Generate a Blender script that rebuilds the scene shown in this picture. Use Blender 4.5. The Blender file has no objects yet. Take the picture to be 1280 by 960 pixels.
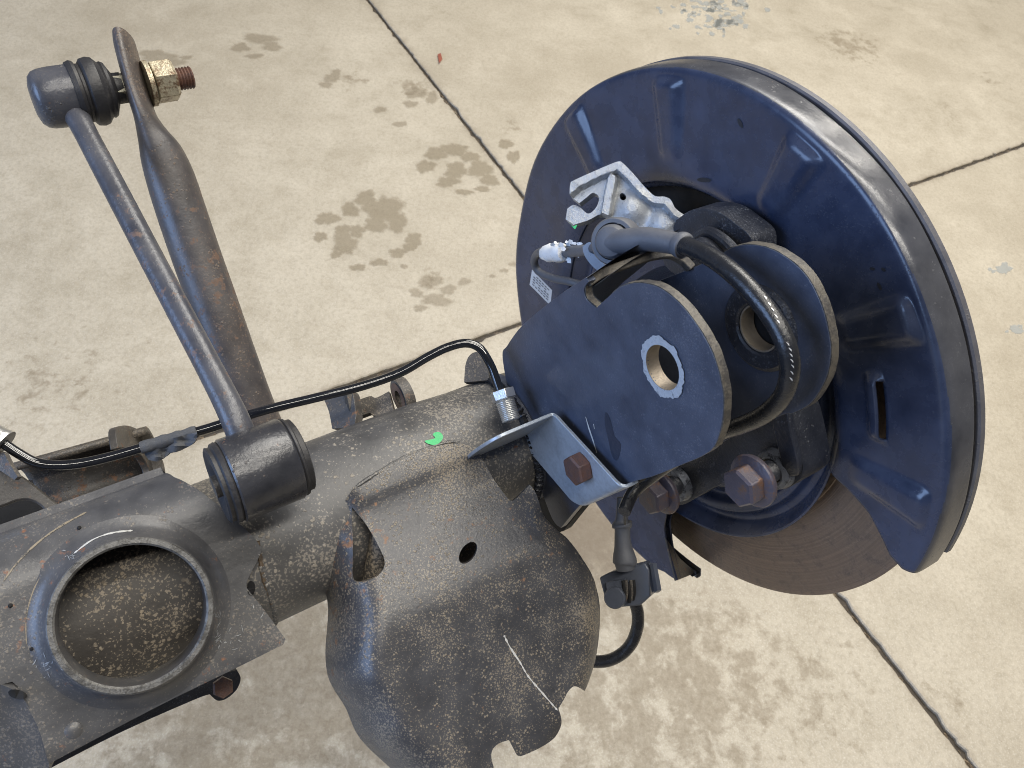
import bpy, math, random
from math import sin, cos, pi, radians, hypot, atan2
from mathutils import Vector as V, Matrix
from mathutils.geometry import delaunay_2d_cdt, intersect_point_line
from mathutils.bvhtree import BVHTree
random.seed(11)
sc = bpy.context.scene
COL = sc.collection

# ------------------------------------------------------------------ camera
F = 1000.0 / 1280.0
H = 0.95                                   # camera height above the floor
T, RO = radians(50), radians(12)
UP = V((cos(T)*sin(RO), cos(T)*cos(RO), sin(T)))       # floor normal seen in camera axes
XW = (V((1, 0, 0)) - UP*UP.x).normalized()
YW = UP.cross(XW)
M = Matrix((XW, YW, UP))
cam = bpy.data.objects.new('camera', bpy.data.cameras.new('camera'))
COL.objects.link(cam); sc.camera = cam
cam.data.lens = 36.0*F; cam.data.sensor_width = 36; cam.data.clip_start = 0.01; cam.data.clip_end = 60
cam.matrix_world = Matrix.Translation((0, 0, H)) @ M.to_4x4()
cam.data.dof.use_dof = True; cam.data.dof.focus_distance = 0.43; cam.data.dof.aperture_fstop = 30

# ------------------------------------------------------------------ light: workshop, cool open door on the left, warm tubes above
w_ = bpy.data.worlds.new('World'); sc.world = w_; w_.use_nodes = True
bg = w_.node_tree.nodes['Background']; bg.inputs[0].default_value = (0.93, 0.93, 1.0, 1); bg.inputs[1].default_value = 0.10
sc.view_settings.view_transform = 'Standard'; sc.view_settings.look = 'None'
sc.cycles.filter_width = 1.0
sc.view_settings.exposure = 0.0; sc.view_settings.gamma = 1.0

def W(p): return M @ p + V((0, 0, H))
def area(name, loc, target, sx, sy, power, color, roll=None):
    l = bpy.data.lights.new(name, 'AREA'); l.shape = 'RECTANGLE'; l.size = sx; l.size_y = sy
    l.energy = power; l.color = color
    o = bpy.data.objects.new(name, l); COL.objects.link(o); o.location = loc
    d = (V(target)-V(loc)).normalized()
    if roll is None:
        o.rotation_euler = d.to_track_quat('-Z', 'Y').to_euler()
    else:
        x = V(roll).normalized(); x = (x - d*x.dot(d)).normalized(); y = (-d).cross(x)
        m = Matrix((x, y, -d)).transposed(); o.rotation_euler = m.to_euler()
    return o
CX = W(V((0, 0, -0.45)))
area('door_light', (-3.2, -1.2, 1.75), (0, 0.3, 0.5), 2.6, 2.0, 135, (0.38, 0.58, 1.0))
for i, (x, y) in enumerate(((0.5, -0.3), (0.85, 0.75), (1.2, 1.8), (1.6, 3.0))):
    area('ceiling_tube_light', (x, y, 2.9), (x, y, 0), 2.6, 0.14, 42, (1.0, 0.95, 0.86), roll=(1, 0.45, 0))
area('ceiling_panel_light', (0.6, 2.6, 3.0), (0.2, 0.6, 0.2), 1.6, 1.2, 42, (1.0, 0.97, 0.91))

# ------------------------------------------------------------------ frames (camera axes, metres)
A = V((1.86, .72, -1)).normalized()
Wd = (V((0, 0, 1)) - A*A.z).normalized()
Q = Wd.cross(A)
if Q.y < 0: Q = -Q
S = V((.234, .033, -1))*.55
def ray(x, y): return V(((x-640)/1000.0, (480-y)/1000.0, -1.0))
def PD(x, y, d): return ray(x, y)*d
def PL(x, y, o, n): r = ray(x, y); return r*(o.dot(n)/r.dot(n))
def PS(x, y, s): return PL(x, y, S+A*s, A)
def PW(x, y, w): return PL(x, y, S+Wd*w, Wd)
def AX(s, q, w): return S + A*s + Q*q + Wd*w
def toax(p): d = p-S; return (d.dot(A), d.dot(Q), d.dot(Wd))
def lerp(a, b, t): return a+(b-a)*t
def sstep(a, b, x):
    t = max(0, min(1, (x-a)/(b-a))); return t*t*(3-2*t)

# ------------------------------------------------------------------ materials
def new_mat(name):
    m = bpy.data.materials.new(name); m.use_nodes = True
    nt = m.node_tree; b = nt.nodes['Principled BSDF']
    return m, nt, b
class N:
    def __init__(s, nt, scale=(1, 1, 1), rot=(0, 0, 0)):
        s.nt = nt
        tc = nt.nodes.new('ShaderNodeTexCoord')
        mp = nt.nodes.new('ShaderNodeMapping'); mp.inputs['Scale'].default_value = scale; mp.inputs['Rotation'].default_value = rot
        nt.links.new(tc.outputs['Object'], mp.inputs[0]); s.co = mp.outputs[0]
    def noise(s, scale, detail=4, rough=.55, dist=0, co=None, w=0):
        n = s.nt.nodes.new('ShaderNodeTexNoise'); n.noise_dimensions = '4D'
        n.inputs['W'].default_value = w
        n.inputs['Scale'].default_value = scale; n.inputs['Detail'].default_value = detail
        n.inputs['Roughness'].default_value = rough; n.inputs['Distortion'].default_value = dist
        s.nt.links.new(co or s.co, n.inputs['Vector']); return n.outputs[0]
    def vor(s, scale, feature='F1', out=0):
        n = s.nt.nodes.new('ShaderNodeTexVoronoi'); n.feature = feature; n.inputs['Scale'].default_value = scale
        s.nt.links.new(s.co, n.inputs['Vector']); return n.outputs[out]
    def ramp(s, f, *stops):
        n = s.nt.nodes.new('ShaderNodeValToRGB'); e = n.color_ramp.elements
        while len(e) < len(stops): e.new(.5)
        for k, (p, c) in enumerate(stops):
            e[k].position = p; e[k].color = (c, c, c, 1) if not isinstance(c, tuple) else (*c, 1)
        s.nt.links.new(f, n.inputs[0]); return n.outputs[0]
    def mix(s, f, a, b, mode='MIX'):
        n = s.nt.nodes.new('ShaderNodeMix'); n.data_type = 'RGBA'; n.blend_type = mode
        for sock, v in ((n.inputs[0], f), (n.inputs[6], a), (n.inputs[7], b)):
            if isinstance(v, (int, float)): sock.default_value = v if sock == n.inputs[0] else (v, v, v, 1)
            elif isinstance(v, tuple): sock.default_value = (*v, 1)
            else: s.nt.links.new(v, sock)
        return n.outputs[2]
    def math(s, op, a, b=0.0, clamp=False):
        n = s.nt.nodes.new('ShaderNodeMath'); n.operation = op; n.use_clamp = clamp
        for k, v in enumerate((a, b)):
            if isinstance(v, (int, float)): n.inputs[k].default_value = v
            else: s.nt.links.new(v, n.inputs[k])
        return n.outputs[0]
    def bump(s, h, dist, strength=1.0, prev=None):
        n = s.nt.nodes.new('ShaderNodeBump'); n.inputs['Strength'].default_value = strength; n.inputs['Distance'].default_value = dist
        s.nt.links.new(h, n.inputs['Height'])
        if prev: s.nt.links.new(prev, n.inputs['Normal'])
        return n.outputs[0]

def steel(name, base, dust=(.25, .21, .16), amount=.5, rust=.3, rough=.5, scale=420, seed=0, rustcol=(.16, .065, .028), bumpd=.0004, spec=.5, sheen=None, grime=.5, metallic=0.0, film_col=(.115, .112, .108)):
    """black coated steel with speckled dust and rust blooms"""
    m, nt, b = new_mat(name); n = N(nt)
    big = n.noise(14, 3, .6, w=seed); mid = n.noise(60, 4, .6, w=seed+3)
    fine = n.noise(scale, 3, .62, w=seed+5); fine2 = n.noise(scale*2.6, 2, .6, w=seed+9)
    # dust speckle: fine threshold moved by the broad noise
    cover = n.math('ADD', n.math('MULTIPLY', n.math('SUBTRACT', big, .5), .55), n.math('MULTIPLY', n.math('SUBTRACT', mid, .5), .35))
    v1 = n.math('ADD', n.vor(scale*1.15), n.math('MULTIPLY', n.math('SUBTRACT', fine2, .5), .9))
    gate = n.ramp(n.math('ADD', n.noise(scale*.30, 2, .6, w=seed+40), cover), (.62-.26*amount, 0.0), (.68-.26*amount, 1.0))
    sp = n.math('MULTIPLY', n.ramp(v1, (.22, 1.0), (.34, 0.0)), gate)
    sp2 = n.ramp(n.math('ADD', fine2, n.math('MULTIPLY', cover, .8)), (.64-.14*amount, 0.0), (.70-.14*amount, 1.0))
    c = n.mix(n.ramp(mid, (.3, 0.0), (.75, 1.0)), base, tuple(x*1.7+.012 for x in base))
    film = n.ramp(n.math('ADD', big, n.math('MULTIPLY', mid, .3)), (.45, 0.0), (.85, 1.0))
    c = n.mix(n.math('MULTIPLY', film, grime), c, film_col)
    c = n.mix(n.math('MULTIPLY', sp, .75*min(1, amount*1.6)), c, dust)
    c = n.mix(n.math('MULTIPLY', sp2, .5*min(1, amount*1.6)), c, tuple(min(1, x*1.25) for x in dust))
    rn = n.math('ADD', n.noise(scale*.42, 5, .7, w=seed+20), n.math('MULTIPLY', n.math('SUBTRACT', n.noise(9, 2, w=seed+30), .5), .5))
    rm = n.ramp(rn, (.72-.2*rust, 0.0), (.80-.2*rust, 1.0))
    rc = n.mix(fine, rustcol, tuple(min(1, x*2.0) for x in rustcol))
    c = n.mix(n.math('MULTIPLY', rm, .85), c, rc)
    nt.links.new(c, b.inputs['Base Color'])
    r = n.math('ADD', n.math('MULTIPLY', sp, .3), rough, True)
    r = n.math('ADD', r, n.math('MULTIPLY', n.math('SUBTRACT', mid, .5), .3), True)
    r = n.math('ADD', r, n.math('MULTIPLY', rm, .3), True)
    nt.links.new(r, b.inputs['Roughness'])
    b.inputs['Specular IOR Level'].default_value = spec
    b.inputs['Metallic'].default_value = metallic
    hgt = n.math('ADD', n.math('MULTIPLY', fine, .6), n.math('ADD', n.math('MULTIPLY', sp, .5), n.math('MULTIPLY', mid, .8)))
    nt.links.new(n.bump(hgt, bumpd), b.inputs['Normal'])
    return m

def plain(name, col, rough=.5, metallic=0.0, var=.25, scale=120, bumpd=.0002, spec=.5, col2=None, streak=(1, 1, 1), seed=0, thr=(.4, .7)):
    m, nt, b = new_mat(name); n = N(nt, scale=streak)
    a = n.noise(scale, 4, .6, w=seed); c2 = n.noise(scale*6, 3, .6, w=seed+2)
    c = n.mix(a, tuple(x*(1-var) for x in col), tuple(min(1, x*(1+var)) for x in col))
    if col2: c = n.mix(n.ramp(n.math('ADD', a, n.math('MULTIPLY', n.math('SUBTRACT', c2, .5), .5)), (thr[0], 0.0), (thr[1], 1.0)), c, col2)
    nt.links.new(c, b.inputs['Base Color']); b.inputs['Metallic'].default_value = metallic
    nt.links.new(n.math('ADD', n.math('MULTIPLY', n.math('SUBTRACT', a, .5), .35), rough, True), b.inputs['Roughness'])
    b.inputs['Specular IOR Level'].default_value = spec
    nt.links.new(n.bump(n.math('ADD', a, n.math('MULTIPLY', c2, .5)), bumpd), b.inputs['Normal'])
    return m

M_tube = steel('dusty_black_steel', (.042, .042, .044), dust=(.32, .285, .235), amount=.52, rust=.34, rough=.44, seed=1, grime=.55, scale=300, film_col=(.12, .116, .11), bumpd=.0003)
M_seat = steel('satin_black_steel', (.044, .045, .050), dust=(.28, .24, .19), amount=.34, rust=.34, rough=.36, seed=4, grime=.6, film_col=(.105, .102, .099), bumpd=.0002)
M_cup = steel('speckled_black_steel', (.030, .031, .036), dust=(.30, .25, .18), amount=.54, rust=.42, rough=.38, seed=7, grime=.5, film_col=(.075, .072, .070), scale=500, rustcol=(.16, .085, .045), bumpd=.0003)
M_in = steel('rusty_inner_steel', (.022, .019, .017), dust=(.30, .25, .185), amount=.60, rust=.5, rough=.6, seed=9, scale=300, film_col=(.085, .078, .068))
M_brk = steel('rusty_bracket_steel', (.036, .033, .031), amount=.4, rust=.6, rough=.5, seed=12, rustcol=(.13, .07, .04), film_col=(.09, .08, .068))
M_arm = steel('rusty_bar_steel', (.042, .040, .043), dust=(.17, .125, .09), amount=.5, rust=.95, rough=.42, seed=15, rustcol=(.085, .052, .036), scale=420, bumpd=.00022, film_col=(.105, .078, .056))
M_rod = steel('rod_steel', (.038, .041, .054), dust=(.20, .17, .13), amount=.2, rust=.40, rough=.32, seed=18, rustcol=(.095, .06, .045), grime=.5, film_col=(.075, .072, .068))
M_clev = steel('blue_black_steel', (.038, .046, .070), dust=(.19, .20, .24), amount=.22, rust=.08, rough=.36, seed=21, grime=.4, film_col=(.065, .075, .10), bumpd=.0002, scale=700)
M_edge = plain('bare_cut_edge', (.10, .09, .075), .55, .1, .4, 150, .0004, col2=(.045, .042, .04), thr=(.45, .6))
M_shield = steel('shield_paint', (.019, .027, .054), film_col=(.028, .036, .060), dust=(.10, .11, .13), amount=.05, rust=0, rough=.27, seed=25, grime=.12, bumpd=.00008, scale=700)
M_wall = M_shield
M_cast = steel('dark_casting', (.012, .014, .021), film_col=(.04, .045, .055), dust=(.22, .24, .28), amount=.25, rust=.0, rough=.42, seed=27, bumpd=.0008, grime=.15)
M_alu = plain('cast_aluminium', (.40, .415, .43), .45, .45, .35, 220, .0009, col2=(.17, .175, .18), seed=3, thr=(.5, .75))
M_zinc = plain('zinc_plate', (.42, .47, .53), .40, .4, .2, 90, .0002, col2=(.30, .33, .37), seed=6)
M_fit = plain('bright_fitting', (.68, .68, .66), .33, .85, .15, 200, .0002)
M_rust = plain('rusty_bolt', (.135, .068, .048), .5, .1, .45, 200, .0006, col2=(.075, .05, .05), seed=2)
M_rust2 = plain('purple_rusty_bolt', (.085, .075, .095), .42, .2, .4, 130, .0005, col2=(.15, .085, .055), seed=8, thr=(.52, .66))
M_brass = plain('tarnished_nut', (.50, .45, .33), .42, .5, .35, 150, .0006, col2=(.16, .10, .06), seed=4, thr=(.46, .62))
M_col = plain('dull_collar', (.22, .21, .17), .45, .5, .3, 200, .0004)
M_rub = plain('rubber', (.022, .022, .025), .5, 0, .4, 150, .0003, col2=(.06, .055, .05), seed=5, thr=(.55, .85))
M_rubg = plain('grey_rubber', (.085, .09, .105), .55, 0, .25, 120, .0003, seed=6)
M_line = plain('gloss_black_pipe', (.010, .011, .014), .06, 0, .3, 90, .00005, spec=.8)
M_cable = plain('cable_jacket', (.018, .019, .022), .26, 0, .4, 200, .0003, col2=(.10, .09, .08), seed=9, thr=(.66, .8))
M_tape = plain('cloth_tape', (.075, .078, .085), .75, 0, .25, 300, .0006)
M_slv = steel('worn_sleeve', (.018, .019, .024), film_col=(.045, .046, .052), dust=(.22, .17, .12), amount=.12, rust=.22, rough=.26, seed=31, bumpd=.0003)
M_rotor = plain('rotor_iron', (.24, .168, .12), .36, .35, .5, 120, .0005, col2=(.13, .098, .076), seed=11, thr=(.48, .72))
_nt = M_rotor.node_tree; _b = _nt.nodes['Principled BSDF']; _n = N(_nt)
_l = _nt.nodes.new('ShaderNodeVectorMath'); _l.operation = 'LENGTH'; _nt.links.new(_n.co, _l.inputs[0])
_c = _nt.nodes.new('ShaderNodeCombineXYZ'); _nt.links.new(_n.math('MULTIPLY', _l.outputs['Value'], 1.0), _c.inputs[0])
_s = _n.noise(420, 4, .75, co=_c.outputs[0]); _old = _b.inputs['Base Color'].links[0].from_socket
_nt.links.new(_n.mix(_n.ramp(_s, (.35, 0.0), (.68, .75)), _old, (.085, .066, .055)), _b.inputs['Base Color'])
_nt.links.new(_n.bump(_s, .0004, 1.0, _b.inputs['Normal'].links[0].from_socket), _b.inputs['Normal'])
M_redge = plain('rotor_rim', (.045, .042, .055), .5, .4, .3, 90, .0003)
M_white = plain('white_tape', (.75, .75, .74), .5, 0, .1, 200, .0005, col2=(.4, .4, .4), thr=(.6, .7))
M_label = plain('label_paper', (.55, .56, .57), .5, 0, .08, 400, .0001)
M_ink = plain('label_ink', (.10, .10, .11), .6)
M_green = plain('green_paint', (.035, .42, .14), .5, 0, .15, 200)
M_scr_glint = plain('scratch_and_glint', (.62, .62, .60), .4, .3, .3, 600)  # bare-metal scratches, and the glints painted on the cable
M_plast = plain('black_plastic', (.07, .08, .105), .33, 0, .25, 160, .0002)
M_weld = plain('weld_bead', (.14, .10, .065), .6, .2, .5, 160, .0006, col2=(.04, .035, .03), seed=4)
M_worn = plain('worn_ring', (.42, .45, .49), .5, .2, .3, 300, .0004, col2=(.12, .13, .15), seed=13, thr=(.55, .75))
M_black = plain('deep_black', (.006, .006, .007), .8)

def floor_mat():
    m, nt, b = new_mat('stained_concrete'); n = N(nt)
    big = n.noise(1.6, 4, .6, w=1); mid = n.noise(7, 6, .62, dist=.3, w=2); m2 = n.noise(26, 6, .68, w=3)
    fine = n.noise(140, 4, .7, w=4); fine2 = n.noise(420, 3, .7, w=5)
    c = n.mix(n.ramp(mid, (.30, 0.0), (.72, 1.0)), (.30, .258, .188), (.455, .405, .318))
    c = n.mix(n.math('MULTIPLY', n.ramp(m2, (.35, 0.0), (.75, 1.0)), .55), c, (.57, .52, .425))
    c = n.mix(n.math('MULTIPLY', n.ramp(n.math('ADD', m2, n.math('MULTIPLY', n.math('SUBTRACT', big, .5), 1.0)), (.52, 0.0), (.68, 1.0)), .38), c, (.245, .20, .135))
    c = n.mix(n.math('MULTIPLY', n.ramp(fine, (.46, 0.0), (.66, 1.0)), .42), c, (.23, .198, .145))
    c = n.mix(n.math('MULTIPLY', n.ramp(fine2, (.52, 0.0), (.66, 1.0)), .38), c, (.66, .615, .53))
    # brown oily blotches, strongest around chosen places (world position)
    tc = nt.nodes.new('ShaderNodeNewGeometry')
    acc = None
    for (px, py, rad, st) in BLOTCH:
        p = floor_at(px, py)
        d = nt.nodes.new('ShaderNodeVectorMath'); d.operation = 'DISTANCE'
        nt.links.new(tc.outputs['Position'], d.inputs[0]); d.inputs[1].default_value = p
        e = n.math('SUBTRACT', 1.0, n.math('DIVIDE', d.outputs['Value'], rad), True)
        e = n.math('MULTIPLY', n.math('POWER', e, .6), st)
        acc = e if acc is None else n.math('MAXIMUM', acc, e)
    bn = n.noise(34, 9, .70, dist=.2, w=8)
    bl = n.ramp(n.math('ADD', n.math('MULTIPLY', acc, .42), n.math('MULTIPLY', bn, .85)), (.62, 0.0), (.72, 1.0))
    bl = n.math('MULTIPLY', bl, n.ramp(n.math('ADD', n.math('MULTIPLY', fine, .4), n.math('MULTIPLY', n.noise(60, 6, .75, w=51), .7)), (.40, .45), (.66, 1.0)))
    c = n.mix(n.math('MULTIPLY', bl, .78), c, (.185, .145, .092))
    # dirt gathered along the saw cuts
    for dr in (u1, u2):
        sb = nt.nodes.new('ShaderNodeVectorMath'); sb.operation = 'SUBTRACT'; nt.links.new(tc.outputs['Position'], sb.inputs[0]); sb.inputs[1].default_value = X0
        dt = nt.nodes.new('ShaderNodeVectorMath'); dt.operation = 'DOT_PRODUCT'; nt.links.new(sb.outputs[0], dt.inputs[0]); dt.inputs[1].default_value = (-dr.y, dr.x, 0)
        e = n.math('SUBTRACT', 1.0, n.math('DIVIDE', n.math('ABSOLUTE', dt.outputs['Value']), .030), True)
        e = n.math('MULTIPLY', n.math('POWER', e, 2.5), n.ramp(n.noise(38, 5, .7, w=31), (.38, .15), (.62, 1.0)))
        c = n.mix(n.math('MULTIPLY', e, .75), c, (.15, .115, .075))
    bl2 = n.ramp(n.math('ADD', n.math('MULTIPLY', acc, .42), n.math('MULTIPLY', bn, .85)), (.80, 0.0), (1.0, 1.0))
    c = n.mix(n.math('MULTIPLY', bl2, .65), c, (.12, .085, .052))
    pores = n.ramp(n.noise(300, 2, .6, w=22), (.66, 0.0), (.72, 1.0))
    c = n.mix(n.math('MULTIPLY', pores, .5), c, (.20, .16, .11))
    sp = n.ramp(n.noise(75, 3, .6, w=12), (.70, 0.0), (.75, 1.0))
    c = n.mix(n.math('MULTIPLY', sp, .45), c, (.22, .17, .12))
    nt.links.new(c, b.inputs['Base Color'])
    nt.links.new(n.math('ADD', n.math('MULTIPLY', n.math('SUBTRACT', mid, .5), .3), .58), b.inputs['Roughness'])
    hgt = n.math('ADD', n.math('MULTIPLY', fine, .5), n.math('ADD', n.math('MULTIPLY', fine2, .25), m2))
    nt.links.new(n.bump(hgt, .0018, .7), b.inputs['Normal'])
    return m
def floor_at(px, py, z=0.0):
    r = M @ ray(px, py); t = (z-H)/r.z
    return V((r.x*t, r.y*t, z))
BLOTCH = [(735, 665, .13, 1.7), (720, 700, .14, 1.2), (850, 850, .22, .8), (1000, 860, .18, .6), (780, 910, .2, .75), (400, 850, .22, .95), (250, 930, .18, .8), (560, 860, .15, .8),
          (60, 480, .16, .55), (1060, 55, .16, .7), (1180, 140, .12, .5), (520, 110, .07, .7), (180, 400, .12, .4), (1180, 880, .12, .45), (440, 100, .06, .6),
          (1240, 100, .1, .5), (640, 160, .06, .55), (540, 350, .09, .5)]

# ------------------------------------------------------------------ object helpers
def thing(name, label, cat, base, group=None):
    o = bpy.data.objects.new(name, None); COL.objects.link(o); o.empty_display_size = .02
    o.location = W(base); o['label'] = label; o['category'] = cat
    if group: o['group'] = group
    o['_b'] = 1
    return o
BUILT = {}
def part(name, g, mat, parent, label=None, smooth=35, bevel=0.0, kind=None, mats=None):
    root = parent
    while root.parent is not None: root = root.parent
    off = root.location
    me = bpy.data.meshes.new(name)
    me.from_pydata([tuple(W(p)-off) for p in g.v], [], g.f); me.validate(); me.update()
    import bmesh
    bm = bmesh.new(); bm.from_mesh(me); bmesh.ops.remove_doubles(bm, verts=bm.verts, dist=1e-6)
    bmesh.ops.recalc_face_normals(bm, faces=bm.faces); bm.to_mesh(me); bm.free()
    me.polygons.foreach_set('use_smooth', [True]*len(me.polygons))
    me.set_sharp_from_angle(angle=radians(smooth))
    me.materials.append(mat)
    o = bpy.data.objects.new(name, me); COL.objects.link(o); o.parent = parent
    if label: o['label'] = label
    if kind: o['kind'] = kind
    if bevel:
        b = o.modifiers.new('bevel', 'BEVEL'); b.width = bevel; b.segments = 2; b.limit_method = 'ANGLE'; b.angle_limit = radians(50)
    BUILT[o.name] = (g, o)
    return o
class G:
    def __init__(s): s.v = []; s.f = []
    def add(s, v, f):
        k = len(s.v); s.v += v; s.f += [tuple(i+k for i in q) for q in f]; return s
    def __add__(s, o): g = G(); g.add(s.v, s.f); g.add(o.v, o.f); return g

def perp(a):
    r = V((0, 1, 0)) if abs(a.y) < .9 else V((1, 0, 0))
    return (r - a*r.dot(a)).normalized()
def catmull(pts, n, closed=False):
    out = []; k = len(pts)
    rng = range(k) if closed else range(k-1)
    for i in rng:
        if closed: p0, p1, p2, p3 = pts[(i-1) % k], pts[i], pts[(i+1) % k], pts[(i+2) % k]
        else: p0, p1, p2, p3 = pts[max(i-1, 0)], pts[i], pts[i+1], pts[min(i+2, k-1)]
        for j in range(n):
            t = j/n; t2 = t*t; t3 = t2*t
            out.append(tuple(.5*((2*p1[c])+(-p0[c]+p2[c])*t+(2*p0[c]-5*p1[c]+4*p2[c]-p3[c])*t2+(-p0[c]+3*p1[c]-3*p2[c]+p3[c])*t3) for c in range(len(p1))))
    if not closed: out.append(tuple(pts[-1]))
    return out
def sweep(pts, seg=16, sub=6, caps=True, ref=None, prof=None, hollow=False, jit=0):
    """pts: (Vector, rx[, ry]) ; circular or elliptical section swept with parallel transport"""
    P = [tuple(p[0])+(p[1], p[2] if len(p) > 2 else p[1]) for p in pts]
    P = catmull(P, sub) if sub > 1 and len(P) > 2 else P
    g = G(); n = len(P); pos = [V(p[:3]) for p in P]
    t = [(pos[min(i+1, n-1)]-pos[max(i-1, 0)]).normalized() for i in range(n)]
    u = ref if ref is not None else perp(t[0]); rings = []
    for i in range(n):
        u = (u - t[i]*u.dot(t[i])).normalized(); v = t[i].cross(u)
        ring = []
        for j in range(seg):
            a = 2*pi*j/seg; k = 1+random.uniform(-jit, jit)
            ring.append(pos[i]+u*cos(a)*P[i][3]*k+v*sin(a)*P[i][4]*k)
        rings.append(ring)
    for r in rings: g.v += r
    for i in range(n-1):
        for j in range(seg):
            a = i*seg+j; b = i*seg+(j+1) % seg; g.f.append((a, b, b+seg, a+seg))
    if caps: g.f.append(tuple(range(seg))[::-1]); g.f.append(tuple((n-1)*seg+j for j in range(seg)))
    return g
def lathe(o, axis, prof, seg=48, ref=None, closed=False, a0=0, a1=360, caps=False):
    """prof: list of (t along axis, radius)"""
    axis = axis.normalized(); u = ref if ref is not None else perp(axis); u = (u-axis*u.dot(axis)).normalized(); v = axis.cross(u)
    g = G(); full = abs(a1-a0) >= 360; m = seg if full else seg+1
    for t, r in prof:
        for j in range(m):
            a = radians(a0+(a1-a0)*j/seg); g.v.append(o+axis*t+(u*cos(a)+v*sin(a))*r)
    k = len(prof)
    for i in range(k if closed else k-1):
        i2 = (i+1) % k
        for j in range(seg):
            j2 = (j+1) % m
            g.f.append((i*m+j, i*m+j2, i2*m+j2, i2*m+j))
    if caps:
        g.f.append(tuple(range(m))[::-1]); g.f.append(tuple((k-1)*m+j for j in range(m)))
    if not full and closed:
        g.f.append(tuple(i*m for i in range(k))); g.f.append(tuple(i*m+seg for i in range(k))[::-1])
    return g
def inpoly(x, y, P):
    c = False; j = len(P)-1
    for i in range(len(P)):
        if (P[i][1] > y) != (P[j][1] > y) and x < (P[j][0]-P[i][0])*(y-P[i][1])/(P[j][1]-P[i][1])+P[i][0]: c = not c
        j = i
    return c
def dseg(p, a, b):
    dx, dy = b[0]-a[0], b[1]-a[1]; L = dx*dx+dy*dy
    t = 0 if L == 0 else max(0, min(1, ((p[0]-a[0])*dx+(p[1]-a[1])*dy)/L))
    return hypot(p[0]-a[0]-t*dx, p[1]-a[1]-t*dy)
def dpoly(p, P, closed=True):
    n = len(P); return min(dseg(p, P[i], P[(i+1) % n]) for i in range(n if closed else n-1))
def outline(P, n=5):
    """points (x,y) smooth or (x,y,1) corner -> polyline"""
    k = len(P); c = [i for i in range(k) if len(P[i]) > 2]
    if not c: return catmull([p[:2] for p in P], n, True)
    out = []
    for a, i in enumerate(c):
        j = c[(a+1) % len(c)]
        idx = [i]; q = i
        while True:
            q = (q+1) % k; idx.append(q)
            if q == j: break
        seg = [tuple(P[q][:2]) for q in idx]
        if len(seg) == 2: out.append(seg[0])
        else: out += catmull(seg, n)[:-1]
    return out
def densify(P, step):
    out = []
    for i in range(len(P)):
        a, b = P[i], P[(i+1) % len(P)]; L = hypot(b[0]-a[0], b[1]-a[1]); m = max(1, int(L/step+.5))
        for j in range(m): out.append((lerp(a[0], b[0], j/m), lerp(a[1], b[1], j/m)))
    return out
def sheet(out, holes, fn, thick, grid=None, sides=True, back=None):
    """triangulated sheet over a 2D outline mapped by fn(u,v)->Vector; thickness goes along the surface normal, backwards"""
    loops = [out]+list(holes)
    if grid: loops = [densify(l, grid) for l in loops]
    vs = []; es = []
    for l in loops:
        k = len(vs); vs += [V(p[:2]) for p in l]; es += [(k+i, k+(i+1) % len(l)) for i in range(len(l))]
    if grid:
        x0 = min(p[0] for p in loops[0]); x1 = max(p[0] for p in loops[0]); y0 = min(p[1] for p in loops[0]); y1 = max(p[1] for p in loops[0])
        bp = [p for l in loops for p in l]
        cells = {}
        for p in bp: cells.setdefault((int(p[0]//grid), int(p[1]//grid)), []).append(p)
        y = y0; r = 0
        while y < y1:
            x = x0+(grid*.5 if r % 2 else 0)
            while x < x1:
                if inpoly(x, y, loops[0]) and not any(inpoly(x, y, h) for h in loops[1:]):
                    cx, cy = int(x//grid), int(y//grid)
                    if all(hypot(x-b[0], y-b[1]) > grid*.55 for ix in (-1, 0, 1) for iy in (-1, 0, 1) for b in cells.get((cx+ix, cy+iy), ())): vs.append(V((x, y)))
                x += grid
            y += grid*.866; r += 1
    res = delaunay_2d_cdt(vs, es, [], 0, 1e-7)
    pv, pf = res[0], res[2]
    tris = []
    for t in pf:
        cx = sum(pv[i].x for i in t)/3; cy = sum(pv[i].y for i in t)/3
        if inpoly(cx, cy, loops[0]) and not any(inpoly(cx, cy, h) for h in loops[1:]): tris.append(tuple(t))
    used = sorted({i for t in tris for i in t}); mp = {u: i for i, u in enumerate(used)}
    tris = [tuple(mp[i] for i in t) for t in tris]; pv = [pv[u] for u in used]
    e = 1e-4; top = []; bot = []
    for p in pv:
        c = fn(p.x, p.y)
        n = (fn(p.x+e, p.y)-fn(p.x-e, p.y)).cross(fn(p.x, p.y+e)-fn(p.x, p.y-e)).normalized()
        if n.dot(c) > 0: n = -n                     # face the viewer side
        top.append(c); bot.append(c-n*thick if back is None else back(p.x, p.y))
    g = G(); g.v = top+bot; k = len(top)
    cnt = {}
    for t in tris:
        for i in range(3):
            a, b = t[i], t[(i+1) % 3]; cnt[(a, b)] = 1
    g.f = list(tris)+[tuple(i+k for i in t[::-1]) for t in tris]
    for (a, b) in cnt:
        if (b, a) not in cnt: g.f.append((b, a, a+k, b+k))
    return g
def flat(out, holes, o, ex, ey, thick, grid=None): return sheet(out, holes, lambda u, v: o+ex*u+ey*v, thick, grid)
def Wpts(P, w): return [tuple(toax(PW(p[0], p[1], w))[:2])+tuple(p[2:]) for p in P]
def Spts(P, s): return [tuple(toax(PS(p[0], p[1], s))[1:])+tuple(p[2:]) for p in P]
def plateW(P, w, thick, holes=(), grid=None, n=5): return sheet(outline(Wpts(P, w), n), [outline(Wpts(h, w), n) for h in holes], lambda a, b: AX(a, b, w), thick, grid)
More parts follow.
